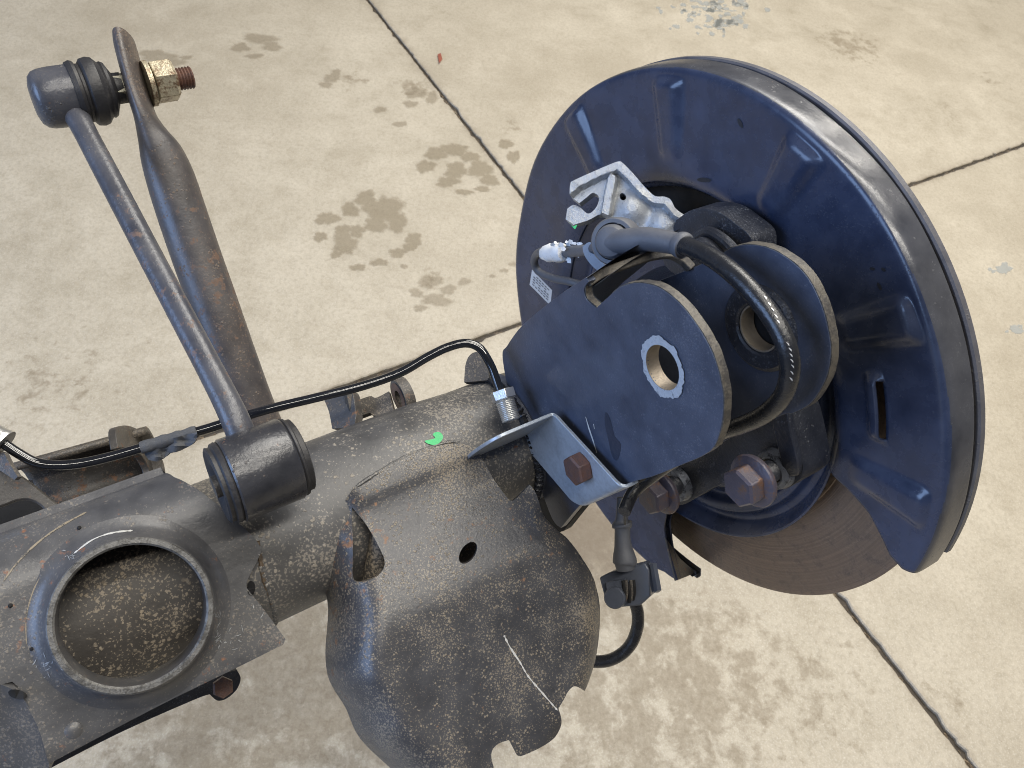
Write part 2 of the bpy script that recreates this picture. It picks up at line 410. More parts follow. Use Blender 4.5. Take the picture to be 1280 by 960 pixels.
def plateS(P, s, thick, holes=(), grid=None, n=5): return sheet(outline(Spts(P, s), n), [outline(Spts(h, s), n) for h in holes], lambda a, b: AX(s, a, b), thick, grid)
def plateP(P, o, nrm, thick, holes=(), grid=None, n=5):
    """plate traced on any plane through o with normal nrm"""
    nrm = nrm.normalized(); ex = perp(nrm); ey = nrm.cross(ex)
    def f(p): d = PL(p[0], p[1], o, nrm)-o; return (d.dot(ex), d.dot(ey))+tuple(p[2:])
    return sheet(outline([f(p) for p in P], n), [outline([f(p) for p in h], n) for h in holes], lambda a, b: o+ex*a+ey*b, thick, grid)
def hexa(o, axis, r, h, ref=None, ch=.12):
    """hex head: o is the base, axis points out of the top"""
    ax = axis.normalized(); u = ref if ref is not None else perp(ax); u = (u-ax*u.dot(ax)).normalized(); v = ax.cross(u)
    g = G(); R = r
    rings = []
    def hexring(t, k): return [o+ax*t+(u*cos(radians(60*i))+v*sin(radians(60*i)))*R*k for i in range(6)]
    rings = [hexring(0, 1), hexring(h*(1-ch), 1), hexring(h, .88)]
    for r_ in rings: g.v += r_
    for i in range(2):
        for j in range(6): g.f.append((i*6+j, i*6+(j+1) % 6, (i+1)*6+(j+1) % 6, (i+1)*6+j))
    g.f.append((5, 4, 3, 2, 1, 0)); g.f.append((12, 13, 14, 15, 16, 17))
    return g
def thread(o, axis, r, L, pitch=.0012, depth=.0006, seg=24):
    prof = []; n = max(2, int(L/pitch))
    for i in range(n): prof += [(i*pitch, r-depth), (i*pitch+pitch*.5, r)]
    prof.append((n*pitch, r-depth)); prof.append((n*pitch, .0))
    return lathe(o, axis, [(0, 0)]+prof, seg)
def ball(c, r, sx=(1, 1, 1), n=10):
    prof = [(-r*cos(pi*i/n), r*sin(pi*i/n)) for i in range(n+1)]
    return lathe(c, V((0, 0, 1)), prof, 16)
_bvh = {}
def hit(names, x, y, lift=.0004):
    """point of the named built parts seen along a ray, lifted towards the viewer"""
    best = None; r = ray(x, y).normalized()
    for nm in names:
        if nm not in _bvh:
            g = BUILT[nm][0]; _bvh[nm] = BVHTree.FromPolygons([tuple(p) for p in g.v], g.f)
        h = _bvh[nm].ray_cast(V((0, 0, 0)), r)
        if h[0] is not None and (best is None or h[3] < best[1]): best = (h[0], h[3])
    return (best[0]-r*lift) if best else None
def decal(names, P, lift=.0004, thick=.0003, grid=.002, fallback=.4):
    """thin film lying on built surfaces, outline in photo pixels"""
    def fn(u, v):
        h = hit(names, u, v, lift); return h if h is not None else PD(u, v, fallback)
    return sheet(P, [], fn, thick, grid)
def ribbon(names, pts, wpx, lift=.0003, jit=.3):
    out = []; back = []
    for i, (x, y) in enumerate(pts):
        a = pts[max(0, i-1)]; b = pts[min(len(pts)-1, i+1)]; dx, dy = b[0]-a[0], b[1]-a[1]; L = hypot(dx, dy)
        w = wpx*.5*(1+random.uniform(-jit, jit))*(0.3 if i in (0, len(pts)-1) else 1)
        out.append((x-dy/L*w, y+dx/L*w)); back.append((x+dy/L*w, y-dx/L*w))
    g = G(); 
    v = []
    for p, q in zip(out, back):
        a = hit(names, *p, lift); b = hit(names, *q, lift)
        if a is None or b is None: continue
        v += [a, b]
    g.v = v; g.f = [(i, i+1, i+3, i+2) for i in range(0, len(v)-2, 2)]
    return g
def bead(pts, r=.0016, jit=.35, sub=8):
    P = catmull([tuple(p) for p in pts], sub)
    return sweep([(V(p), r*(1+random.uniform(-jit, jit))) for p in P], 8, 1)

# ------------------------------------------------------------------ floor
floor = bpy.data.objects.new('floor', None); COL.objects.link(floor); floor['kind'] = 'structure'
M_bed = plain('dark_joint_filler', (.055, .045, .035), .85, 0, .5, 60, .001, col2=(.14, .11, .08), thr=(.55, .7))
def raw(name, vs, fs, mat, parent, smooth=False, label=None, kind=None):
    me = bpy.data.meshes.new(name); me.from_pydata([tuple(p) for p in vs], [], fs); me.update(); me.materials.append(mat)
    o = bpy.data.objects.new(name, me); COL.objects.link(o); o.parent = parent
    if label: o['label'] = label
    if kind: o['kind'] = kind
    return o
p1, p2 = floor_at(460, 0), floor_at(1215, 956)
p3, p4 = floor_at(1280, 181), floor_at(600, 422)
u1 = (p2-p1).normalized(); u2 = (p4-p3).normalized()
# crossing
den = u1.x*u2.y-u1.y*u2.x
tt = ((p3.x-p1.x)*u2.y-(p3.y-p1.y)*u2.x)/den
X0 = p1+u1*tt
def edge_line(o, d, side, L=9.0, gap=.0038, seed=0):
    rnd = random.Random(seed); pts = []; t = 0; n = V((-d.y, d.x, 0))*side
    while t < L:
        chip = rnd.uniform(-.0008, .0010)+(rnd.random() < .16)*rnd.uniform(0, .0050) if t > .01 else 0
        pts.append(o+d*t+n*(gap+chip)+n*0)
        t += rnd.uniform(.004, .016) if t < 2.2 else .4
    return pts
M_floor = floor_mat()
rays_ = [(u1, 1), (u2, 2), (-u1, 3), (-u2, 4)]
rays_.sort(key=lambda r: atan2(r[0].y, r[0].x))
def corner(dA, dB, sa, sb, seed):
    # slab between ray dA and ray dB (counter-clockwise)
    a = edge_line(X0, dA, 1, seed=seed); b = edge_line(X0, dB, -1, seed=seed+50)
    nA = V((-dA.y, dA.x, 0)); nB = V((dB.y, -dB.x, 0)); g_ = .0024
    d2 = dA.x*nB.x+dA.y*nB.y
    # offset corner
    c = X0+(dA+dB).normalized()*(.0035)
    a = [p for p in a if (p-X0).dot(dA) > .006]; b = [p for p in b if (p-X0).dot(dB) > .006]
    loop = [c]+a+[X0+dA*9+dB*9]+b[::-1]
    k = len(loop); top = [V((p.x, p.y, 0)) for p in loop]
    cen = sum(top, V())/k
    def inset(i, d):
        pa, pb = top[i-1], top[(i+1) % k]; e = (pb-pa).normalized(); n = V((-e.y, e.x, 0)); return top[i]+n*d
    ins = [inset(i, .0018) for i in range(k)]
    low = [V((p.x, p.y, -.0016)) for p in top]; bot = [V((p.x, p.y, -.025)) for p in top]
    vs = ins+low+bot
    fs = [tuple(range(k))]+[(i, k+i, k+(i+1) % k, (i+1) % k) for i in range(k)]+[(k+i, 2*k+i, 2*k+(i+1) % k, k+(i+1) % k) for i in range(k)]
    raw('slab', vs, fs, M_floor, floor)
for i in range(4): corner(rays_[i][0], rays_[(i+1) % 4][0], 1, 1, 7*i+1)
raw('joint_filler', [(-9, -9, -.006), (9, -9, -.006), (9, 9, -.006), (-9, 9, -.006)], [(0, 1, 2, 3)], M_bed, floor)
# loose grit and litter in the joint
gj = G(); rj = random.Random(5)
for k in range(260):
    d = (u1, -u1, -u2, u2)[k % 4]; o = X0+d*rj.uniform(.1, 1.3); n = V((-d.y, d.x, 0))*rj.uniform(-.0024, .0024); r = rj.uniform(.0006, .0016)
    c = o+n+V((0, 0, -.0055)); L = rj.uniform(1, 5)
    e1 = (d*cos(rj.uniform(-.4, .4))+V((-d.y, d.x, 0))*rj.uniform(-.3, .3)); e2 = V((-e1.y, e1.x, 0))
    gj.add([c-e1*r*L-e2*r, c+e1*r*L-e2*r, c+e1*r*L+e2*r, c-e1*r*L+e2*r, c+V((0, 0, r*1.6))], [(0, 1, 4), (1, 2, 4), (2, 3, 4), (3, 0, 4)])
raw('grit', gj.v, gj.f, plain('joint_grit', (.16, .12, .08), .8, 0, .6, 40, col2=(.4, .36, .28), thr=(.6, .7)), floor, kind='stuff')
# drip stains: thin damp films with lobed outlines
def stain_mat(name, col, rough=.5, cover=.75, soft=.25):
    m, nt, b = new_mat(name); n = N(nt)
    a = n.noise(60, 6, .72); f2 = n.noise(240, 4, .7, w=3)
    nt.links.new(n.mix(n.math('ADD', n.math('MULTIPLY', a, .5), n.math('MULTIPLY', f2, .5)), tuple(x*.65 for x in col), tuple(x*1.35 for x in col)), b.inputs['Base Color'])
    b.inputs['Roughness'].default_value = rough
    at = nt.nodes.new('ShaderNodeAttribute'); at.attribute_name = 'wet'
    f = n.math('ADD', at.outputs['Fac'], n.math('ADD', n.math('MULTIPLY', n.math('SUBTRACT', a, .5), 1.3), n.math('MULTIPLY', n.math('SUBTRACT', f2, .5), .9)))
    nt.links.new(n.math('MULTIPLY', n.ramp(f, (.5-soft, 0.0), (.5+soft, cover)), n.ramp(at.outputs['Fac'], (0.0, 0.0), (.12, 1.0))), b.inputs['Alpha'])
    return m
M_st = stain_mat('damp_stain', (.29, .24, .16), cover=.46, soft=.38)
M_st2 = stain_mat('faint_stain', (.27, .22, .145), cover=.34, soft=.42)
M_gl = stain_mat('clear_drips', (.42, .44, .43), rough=.12, cover=.6, soft=.12)
def drips(blobs, mat, name='stain', z=.0006, step=1.6):
    r_ = random.Random(len(blobs)*7+int(blobs[0][0]))
    ph = [[r_.uniform(0, 6.28) for _ in range(4)] for _ in blobs]
    x0 = min(b[0]-b[2] for b in blobs)-6; x1 = max(b[0]+b[2] for b in blobs)+6; y0 = min(b[1]-b[3] for b in blobs)-6; y1 = max(b[1]+b[3] for b in blobs)+6
    nx = int((x1-x0)/step)+1; ny = int((y1-y0)/step)+1; vs = []; wet = []
    for j in range(ny):
        for i in range(nx):
            x, y = x0+i*step, y0+j*step; w = 0
            for b, p in zip(blobs, ph):
                dx, dy = (x-b[0])/b[2], (y-b[1])/b[3]; d = hypot(dx, dy)
                if d > 1.5: continue
                a = atan2(dy, dx); m = 1+.10*sin(2*a+p[0])+.08*sin(3*a+p[1])+.07*sin(5*a+p[2])+.05*sin(9*a+p[3])
                w = max(w, min(1, max(0, (1.12*m-d)/.42)))
            wet.append(w); vs.append(floor_at(x, y, z))
    fs = []
    for j in range(ny-1):
        for i in range(nx-1):
            q = (j*nx+i, j*nx+i+1, (j+1)*nx+i+1, (j+1)*nx+i)
            if max(wet[k] for k in q) > 0: fs.append(q)
    used = sorted({k for f in fs for k in f}); mp = {k: i for i, k in enumerate(used)}
    o = raw(name, [vs[k] for k in used], [tuple(mp[k] for k in f) for f in fs], mat, floor)
    at = o.data.attributes.new('wet', 'FLOAT', 'POINT'); at.data.foreach_set('value', [wet[k] for k in used])
    return o
drips([(457, 248, 15, 10), (480, 262, 24, 19), (497, 279, 13, 12), (470, 281, 18, 9), (438, 262, 13, 9), (409, 273, 15, 9), (428, 288, 11, 8), (431, 303, 17, 15),
       (400, 296, 9, 7), (446, 289, 12, 8), (447, 334, 10, 5), (474, 328, 12, 5), (497, 316, 12, 6), (517, 300, 12, 9), (512, 309, 9, 6), (420, 318, 8, 5)], M_st)
drips([(568, 187, 17, 9), (545, 192, 16, 8), (532, 208, 12, 9), (588, 196, 12, 7), (570, 213, 16, 10), (560, 227, 15, 7), (600, 211, 15, 12), (612, 225, 12, 8), (580, 240, 12, 4), (603, 236, 10, 4), (632, 180, 9, 7), (642, 196, 8, 9)], M_st)
drips([(325, 48, 24, 6), (300, 60, 12, 5), (340, 58, 14, 6), (318, 70, 12, 3), (302, 56, 7, 3)], M_st2)
drips([(196, 70, 26, 8), (215, 78, 16, 6), (232, 72, 8, 3)], M_st2)
drips([(415, 97, 10, 7), (407, 106, 8, 5), (421, 90, 6, 4)], M_st2)
drips([(538, 352, 18, 8), (560, 362, 12, 6), (545, 375, 20, 8), (520, 366, 9, 6), (580, 352, 9, 5), (525, 385, 8, 5)], M_st2)
drips([(520, 116, 14, 8), (513, 130, 9, 5), (540, 122, 8, 8), (475, 137, 9, 4), (500, 155, 9, 4)], M_st2)
drips([(630, 338, 6, 3), (505, 333, 5, 3), (641, 330, 5, 3), (615, 345, 5, 2)], M_st2)
for cx, cy, k, R in ((885, 14, 60, 48), (905, 30, 30, 28), (1250, 336, 16, 16), (1272, 412, 16, 14), (905, 8, 26, 60)):
    rr = random.Random(cx)
    drips([(cx+rr.gauss(0, R*.5), cy+rr.gauss(0, R*.22), rr.uniform(1.5, 6), rr.uniform(1, 3.4)) for _ in range(k)], M_gl)
# dry leaf fragment
raw('leaf_fragment', [floor_at(547, 68, .003), floor_at(551, 66, .006), floor_at(553, 74, .002), floor_at(549, 79, .004)], [(0, 1, 2, 3)], plain('leaf', (.25, .07, .04), .7), floor)

# ------------------------------------------------------------------ axle beam
beam = thing('axle_beam', 'long dusty black tubular axle beam with spring ring, shell bracket and two-eyed clevis', 'axle', AX(-.3, 0, -.04))
r0 = .0405
prof = [(-.62, 0), (-.62, r0), (-.25, r0), (-.21, r0*.99), (-.185, .0385), (-.16, .0385), (-.13, .037), (-.05, .037), (-.05, .03)]
def dent(g, amp=.0004):
    return g
tube = lathe(S, A, [(t, r) for t, r in prof], 96, ref=Q)
part('tube', tube, M_tube, beam)
# spring seat saddle
PLW = .0450
def seatfn(s, u):
    # u: distance across; flat between -.05 and .030 then rolls round the tube
    q1 = .024
    if u <= q1: q, w = u, PLW
    else:
        rr = .0255; a = min((u-q1)/rr, pi/2+.2)
        q = q1+rr*sin(a); w = PLW-rr*(1-cos(a))
        ex = (u-q1)-a*rr
        if ex > 0: w -= ex
    if u < -.043: w -= (-.043-u)*.5
    return AX(s, q, w)
def sp(px, py, w=PLW): return toax(PW(px, py, w))[:2]
so = [sp(357, 799)+(1,), sp(354, 806)+(1,), sp(300, 833), sp(200, 882), sp(100, 935), sp(61, 956)+(1,), sp(47, 908), sp(26, 872)+(1,), sp(0, 856), (-.47, -.02, 1), (-.47, .085, 1), (-.345, .085, 1), (-.338, .05, 1)]
so += [sp(318, 672), sp(322, 700)+(1,), sp(308, 729), sp(313, 741)+(1,), sp(330, 762)]
rc = sp(166.5, 768, .058)
RC = (rc[0], rc[1])
hole = [(RC[0]+.0300*cos(2*pi*i/40), RC[1]+.0300*sin(2*pi*i/40)) for i in range(40)]
seat = sheet(outline(so, 4), [hole], seatfn, .0035, .004)
part('spring_seat', seat, M_seat, beam)
ring_o = AX(RC[0], RC[1], 0)
ring = lathe(ring_o, Wd, [(PLW-.012, .0292), (PLW-.0005, .0408), (PLW+.0003, .0390), (PLW+.0014, .0368), (PLW+.0035, .0348), (PLW+.0068, .0331), (PLW+.011, .0321), (PLW+.0135, .0317), (PLW+.0142, .0311), (PLW+.0142, .0290), (PLW+.0136, .0285), (PLW-.006, .0282), (PLW-.012, .0292)], 96)
rg = part('spring_ring', ring, M_seat, beam)
rim = lathe(ring_o, Wd, [(PLW+.0140, .0314), (PLW+.0147, .0309), (PLW+.0148, .0291), (PLW+.0140, .0283)], 96)
part('worn_rim', rim, plain('worn_rim_steel', (.14, .138, .134), .5, .2, .4, 200, .0005, col2=(.06, .058, .055), thr=(.45, .6)), rg)
rf_ = [(RC[0]+.0290*cos(2*pi*i/40), RC[1]+.0290*sin(2*pi*i/40)) for i in range(40)]
part('ring_floor', sheet(rf_, [], lambda a, b: AX(a, b, math.sqrt(.0410**2-b*b)), .0003, .004), M_in, beam)
part('weld', bead([AX(-.3178, .0400*cos(a)-.0, .0400*sin(a)) for a in [radians(d) for d in range(100, 205, 7)]], .0013, .2), M_tube, beam)
part('weld', bead([AX(-.1625, .0402*cos(a), .0402*sin(a)) for a in [radians(d) for d in range(20, 175, 8)]], .0022, .35), M_cast, beam)
# scratches and pimples of the seat
for pts, wpx in (([(4, 727), (20, 705), (45, 680), (75, 658), (108, 640)], 2.0), ([(33, 805), (33, 770), (43, 735), (60, 708)], 1.4)):
    part('scratch', ribbon(['spring_seat'], catmull(pts, 5), wpx, .0003), plain('tan_scratch', (.24, .20, .145), .6, 0, .4, 300, col2=(.06, .058, .055), thr=(.5, .6)), beam)
part('scratch', ribbon(['spring_ring', 'spring_seat'], catmull([(92, 692), (115, 675), (140, 666), (166, 663)], 6), 1.5, jit=.6), M_scr_glint, beam)
for x, y, r in ((92, 913, 11), (99, 660, 3), (93, 681, 2), (13, 757, 3), (40, 811, 3), (47, 775, 2)):
    p = hit(['spring_seat'], x, y, 0)
    if p: part('pimple', lathe(p-Wd*.001, Wd, [(0, r*.00034), (.0012, r*.0003), (.0019, r*.00018), (.0021, 0)], 20), M_seat if r > 5 else M_black, beam)
g = G(); rr = random.Random(3)
for (x, y, n_, sx, sy) in ((60, 835, 14, 9, 7), (272, 780, 16, 4, 24), (288, 800, 9, 7, 7), (88, 694, 6, 6, 4), (322, 745, 8, 4, 18)):
    for k in range(n_):
        cx, cy = x+rr.gauss(0, sx), y+rr.gauss(0, sy); a = rr.uniform(0, 3.1); L = rr.uniform(1.5, 5)
        gg = ribbon(['spring_seat', 'spring_ring'], [(cx-cos(a)*L, cy-sin(a)*L), (cx, cy+rr.uniform(-1, 1)), (cx+cos(a)*L, cy+sin(a)*L)], rr.uniform(.6, 1.3))
        g.add(gg.v, gg.f)
part('scuff_and_glint', g, plain('pale_scuff', (.30, .31, .32), .5, .2, .4, 500), beam, kind='stuff')
part('weld', bead([hit(['spring_seat', 'tube'], x, y, -.0006) for x, y in ((322, 676), (325, 700), (330, 725), (340, 755), (352, 785)) if hit(['spring_seat', 'tube'], x, y)], .0012, .25), M_weld, beam)

# shell bracket (round damper seat)
cupL = [(490, 962), (449, 922), (431, 884), (411, 850), (406, 815), (409, 757), (398, 700), (394, 665), (403, 642)]
CW = .058
def cupL2(): return catmull([toax(PW(x, y, .020))[:2] for x, y in cupL], 5)
CL = cupL2()
def cupw(s, q):
    base = .0435+.0145*sstep(.0, -.06, q)
    if q > 0: base = math.sqrt(max(1e-6, .0440**2-q*q))
    d = dpoly((s, q), CL, False)
    k = .94*max(0, 1-d/.019); base -= (base-.018)*(1-math.sqrt(max(0, 1-k*k)))*1.45
    d2 = dpoly((s, q), CR, False)
    k = max(0, 1-d2/.018)*sstep(-.012, -.05, q); base -= .010*k*k
    base -= .010*sstep(-.125, -.20, q)
    # press step following the bracket's shoulder near the tube
    return base+.0015*sstep(.028, .02, q)
def cupp(x, y, it=40):
    w = .05
    for _ in range(it):
        a, b, _c = toax(PW(x, y, w)); w = lerp(w, cupw(a, b), .3)
    return (a, b)
CR = catmull([toax(PW(x, y, .050))[:2] for x, y in ((600, 560), (640, 600), (690, 652), (722, 688), (744, 729), (751, 765), (746, 826), (728, 890), (690, 960))], 5)
right = [(445, 607), (482, 584), (520, 566), (560, 555), (586, 557), (603, 574), (617, 599, 1), (636, 624), (645, 623), (662, 606, 1), (668, 613), (679, 643), (696, 662), (710, 674), (731, 703), (744, 729), (750, 762), (749, 791), (744, 826), (731, 864, 1), (720, 858), (712, 862), (705, 874), (698, 886, 1), (702, 901), (699, 913), (689, 926), (655, 944), (646, 944, 1), (636, 925, 1), (621, 931), (614, 943), (618, 962, 1), (600, 990), (560, 1000), (520, 985)]
co = [cupp(p[0], p[1])+tuple(p[2:]) for p in right]+[tuple(c)+((1,) if i in (0, len(CL)-1) else ()) for i, c in enumerate(CL)]+[cupp(425, 634)]
win = [cupp(*p)+tuple(c) for p, c in (((440, 634), (1,)), ((458, 656), ()), ((476, 688), ()), ((481, 706), ()), ((472, 720), ()), ((450, 728), ()), ((441, 722), ()), ((441, 690), ()))]
hol = [(c[0], c[1]) for c in [cupp(585+11*cos(a)-3*sin(a), 691+13.5*sin(a)-3*cos(a)) for a in [2*pi*i/20 for i in range(20)]]]
cup = sheet(outline(co, 4), [outline(win, 3), hol], lambda a, b: AX(a, b, cupw(a, b)), .0032, .0028, back=lambda a, b: AX(a+.001, b, cupw(a, b)-.0034))
part('shell_bracket', cup, M_cup, beam, smooth=50)
# dark backing plate added as shade behind the window and hole
part('shade_backing', plateW([(425, 640, 1), (640, 620, 1), (690, 760, 1), (560, 850, 1), (430, 760, 1)], .008, .002), M_in, beam)
g = lathe(PD(470, 712, .40), V((.2, 1, .1)), [(-.02, .006), (.02, .006)], 16, caps=True)
part('spot_weld', g, M_in, beam)
part('scratch', ribbon(['shell_bracket'], catmull([(630, 794), (637, 808), (650, 828), (660, 845), (676, 864), (697, 888)], 8), 1.9, jit=.6), M_scr_glint, beam)
part('weld', bead([hit(['shell_bracket', 'tube'], x, y, -.0004) for x, y in ((446, 608), (470, 592), (500, 574), (530, 562), (560, 553), (575, 554)) if hit(['shell_bracket', 'tube'], x, y)], .0010, .2), M_tube, beam)
gp = decal(['tube'], outline([(531, 551), (540, 549), (544, 547), (541, 543), (545, 540), (551, 541), (554, 546), (551, 552), (545, 556), (536, 555)], 3), .0005, .0002, 2)
part('paint_mark', gp, M_green, beam, label='bright green comma of marker paint')

# clevis
s1, s2 = -.158, -.100
cl1 = [(628, 447), (634, 432), (648, 412), (667, 394), (700, 368), (732, 347, 1), (736, 352, 1), (730, 361), (733, 374), (745, 385, 1), (765, 367), (785, 355), (805, 351), (830, 356), (856, 375), (880, 405), (899, 440), (909, 475), (912, 505), (908, 535), (900, 556), (886, 567), (860, 578), (825, 592), (790, 602), (770, 612), (735, 622), (701, 660, 1), (690, 648), (672, 600), (655, 555), (640, 510)]
def circ(cx, cy, s, r, n=32):
    c = toax(PS(cx, cy, s))[1:]; return [(c[0]+r*cos(2*pi*i/n), c[1]+r*sin(2*pi*i/n)) for i in range(n)]
def sh_(P, c): return [((p[0]-8, p[1]+3)+tuple(p[2:]) if c(p) else p) for p in P]
cl1 = sh_(cl1, lambda p: p[0] >= 785)
o1 = outline(Spts(cl1, s1), 4); h1 = circ(829, 459, s1, .0098)
p1s = sheet(o1, [h1], lambda a, b: AX(s1, a, b), .0042)
clev = part('clevis_plate', p1s, M_clev, beam, bevel=.0006)
def edgeband(P, s, th, proud=.0004):
    """bare sheared edge, a strip standing a hair proud of the plate's rim"""
    P2 = Spts(P, s); pts = catmull([p[:2] for p in P2], 5); g = G(); n = len(pts)
    cx = sum(p[0] for p in pts)/n; cy = sum(p[1] for p in pts)/n
    for i in range(n):
        a = pts[max(0, i-1)]; b = pts[min(n-1, i+1)]; dx, dy = b[0]-a[0], b[1]-a[1]; L = hypot(dx, dy)
        nx, ny = dy/L, -dx/L
        if nx*(pts[i][0]-cx)+ny*(pts[i][1]-cy) < 0: nx, ny = -nx, -ny
        k = proud*random.uniform(.6, 1.4)
        for (ds, off) in ((.0003, -.0008), (.0003, k), (th-.0003, k), (th-.0003, -.0008)):
            g.v.append(AX(s+ds, pts[i][0]+nx*off, pts[i][1]+ny*off))
    for i in range(n-1):
        for j in range(3): g.f.append((i*4+j, i*4+j+1, i*4+4+j+1, i*4+4+j))
    return g
part('cut_edge', edgeband(sh_([(765, 367), (785, 355), (805, 351), (830, 356), (856, 375), (880, 405), (899, 440), (909, 475), (912, 505), (908, 535), (900, 556)], lambda p: p[0] >= 785), s1, .0046), M_edge, clev)
part('cut_edge', edgeband([(732, 349), (730, 361), (733, 374), (745, 385)], s1, .0046, -.0004), M_edge, clev)
part('bore', lathe(AX(s1, *toax(PS(829, 459, s1))[1:]), A, [(-.0005, .0098), (-.0005, .0110), (.001, .0112), (.0062, .0112), (.0062, .0096), (-.0005, .0098)], 40), plain('bore_steel', (.26, .22, .17), .45, .5, .4, 150, .0003), clev)
c1 = toax(PS(829, 459, s1))[1:]
def worn(c, s, ra, rb, seed, ang=(0, 360)):
    r_ = random.Random(seed); k = 90; g = G()
    for i in range(k):
        a = 2*pi*i/k; ro = rb*(1+.05*sin(2*a+1)+.03*sin(7*a)+r_.uniform(-.035, .035))
        g.v += [AX(s, c[0]+ra*cos(a), c[1]+ra*sin(a)), AX(s, c[0]+ro*cos(a), c[1]+ro*sin(a))]
    g.f = [(2*i, 2*i+1, (2*i+3) % (2*k), (2*i+2) % (2*k)) for i in range(k)]
    return g
part('worn_ring', worn(c1, s1-.0006, .0099, .0131, 4), M_worn, clev, label='bright ring of bare metal around the eye')
# second plate
cl2 = [(905, 318, 1), (922, 307), (945, 303), (970, 308), (995, 322), (1018, 345), (1035, 380), (1044, 415), (1046, 440), (1040, 470), (1022, 500), (1000, 513), (985, 516), (930, 540), (870, 560), (800, 520, 1), (800, 360, 1), (868, 334, 1)]
h2 = circ(950, 410, s2, .0108)
cl2 = sh_(cl2, lambda p: p[0] >= 905)
p2s = sheet(outline(Spts(cl2, s2), 4), [h2], lambda a, b: AX(s2, a, b), .0048)
clev2 = part('clevis_plate', p2s, M_clev, beam, bevel=.0006)
part('cut_edge', edgeband(sh_([(912, 312), (922, 307), (945, 303), (970, 308), (995, 322), (1018, 345), (1035, 380), (1044, 415), (1046, 440), (1040, 470), (1022, 500), (1000, 513)], lambda p: True), s2, .0052), M_edge, clev2)
c2 = toax(PS(950, 410, s2))[1:]
part('bore', lathe(AX(s2, *c2), A, [(-.0008, .0104), (-.0008, .0112), (.0075, .0114), (.0075, .0104), (-.0008, .0104)], 40), plain('bore_steel_bright', (.30, .26, .21), .45, .3, .3, 150, .0003), clev2)
part('bore_shade', lathe(AX(s2+.0085, *c2), A, [(0, 0), (0, .016)], 32), M_black, clev2)  # black disc painted as the shade deep in the bore
part('nut_seat', lathe(AX(s2, *c2), A, [(-.0012, .0114), (-.0020, .0125), (-.0020, .0185), (-.0004, .0205), (.0006, .0205)], 40), M_cast, clev2)
# web joining both plates on the upper side, with its sheared edge
def webpt(x, y, s): return toax(PS(x, y, s))
L1 = [webpt(x, y, s1) for x, y in ((630, 440), (648, 412), (667, 394), (700, 368), (735, 346))]
L2 = [(s2, l[1]+.0, l[2]) for l in L1]
g = G(); nseg = 8
wl = [webpt(630, 442, s1), webpt(648, 412, s1), webpt(667, 394, s1), webpt(700, 368, s1), webpt(737, 345, s1)]
for k, l in enumerate(wl):
    for i in range(nseg+1):
        t = i/nseg; s = s1+(s2-s1)*t; bulge = .0075*math.sin(pi*min(1, t*1.25)*.5)
        g.v.append(AX(s, l[1]+bulge*(.3+.7*k/4), l[2]))
    for i in range(nseg+1):
        t = i/nseg; s = s1+.004*(1-t)+(s2-s1)*t; bulge = .0075*math.sin(pi*min(1, t*1.25)*.5)
        g.v.append(AX(s, l[1]-.0042+bulge*(.3+.7*k/4), l[2]))
m_ = 2*(nseg+1)
for k in range(len(wl)-1):
    for i in range(nseg): g.f.append((k*m_+i, k*m_+i+1, (k+1)*m_+i+1, (k+1)*m_+i)); g.f.append((k*m_+nseg+1+i, k*m_+nseg+2+i, (k+1)*m_+nseg+2+i, (k+1)*m_+nseg+1+i))
part('clevis_web', g, M_clev, beam)
# edge band of the web: from the slot corner over the top to the second plate
bandc = [PS(737, 352, s1+.002), PS(756, 340, -.145), PS(785, 329, -.132), PS(815, 319, -.119), PS(840, 316, -.109), PS(856, 323, -.103), PS(867, 334, s2-.0004)]
def strip(pts, wid, th, nrm, sub=6):
    P = [V(p) for p in catmull([tuple(p) for p in pts], sub)]; g = G(); n = len(P)
    for i in range(n):
        t = (P[min(i+1, n-1)]-P[max(i-1, 0)]).normalized(); b = t.cross(nrm).normalized()
        for (a, c) in ((-1, 0), (1, 0), (1, -1), (-1, -1)): g.v.append(P[i]+b*a*wid*.5+nrm*c*th)
    for i in range(n-1):
        for j in range(4): g.f.append((i*4+j, i*4+(j+1) % 4, i*4+4+(j+1) % 4, i*4+4+j))
    g.f += [(0, 1, 2, 3), (n*4-4, n*4-1, n*4-2, n*4-3)]
    return g
part('cut_edge', strip(bandc, .0042, .004, Wd), M_edge, beam, bevel=.0005)
# black plate put in as shade under the eyes, and the lower seat of the clevis
part('clevis_shade', plateS([(640, 500, 1), (700, 470), (770, 520), (800, 600), (750, 612), (704, 664, 1), (688, 660), (655, 600)], s1+.012, .006), M_black, beam)
g = lathe(S, A, [(s1-.004, .037), (s1-.004, .0398), (s1+.004, .0405), (s1+.006, .037)], 64)
part('clevis_collar', g, M_clev, beam)
part('weld', bead([AX(s1-.005, .0405*cos(a), .0405*sin(a)) for a in [radians(d) for d in range(-10, 130, 12)]], .0020), M_black, beam)
part('scratch', ribbon(['clevis_plate'], [(732, 521), (736, 535), (741, 550), (746, 566)], 2.2), M_scr_glint, beam)
part('scratch', ribbon(['clevis_plate'], [(742, 530), (743, 536)], 2.0), M_scr_glint, beam)
part('dark_smear', decal(['clevis_plate'], outline([(757, 515), (763, 525), (768, 545), (776, 556), (772, 575), (765, 570), (760, 548), (756, 530)], 3), .0003, .0001, 30), plain('wet_smear', (.03, .036, .055), .35), clev)

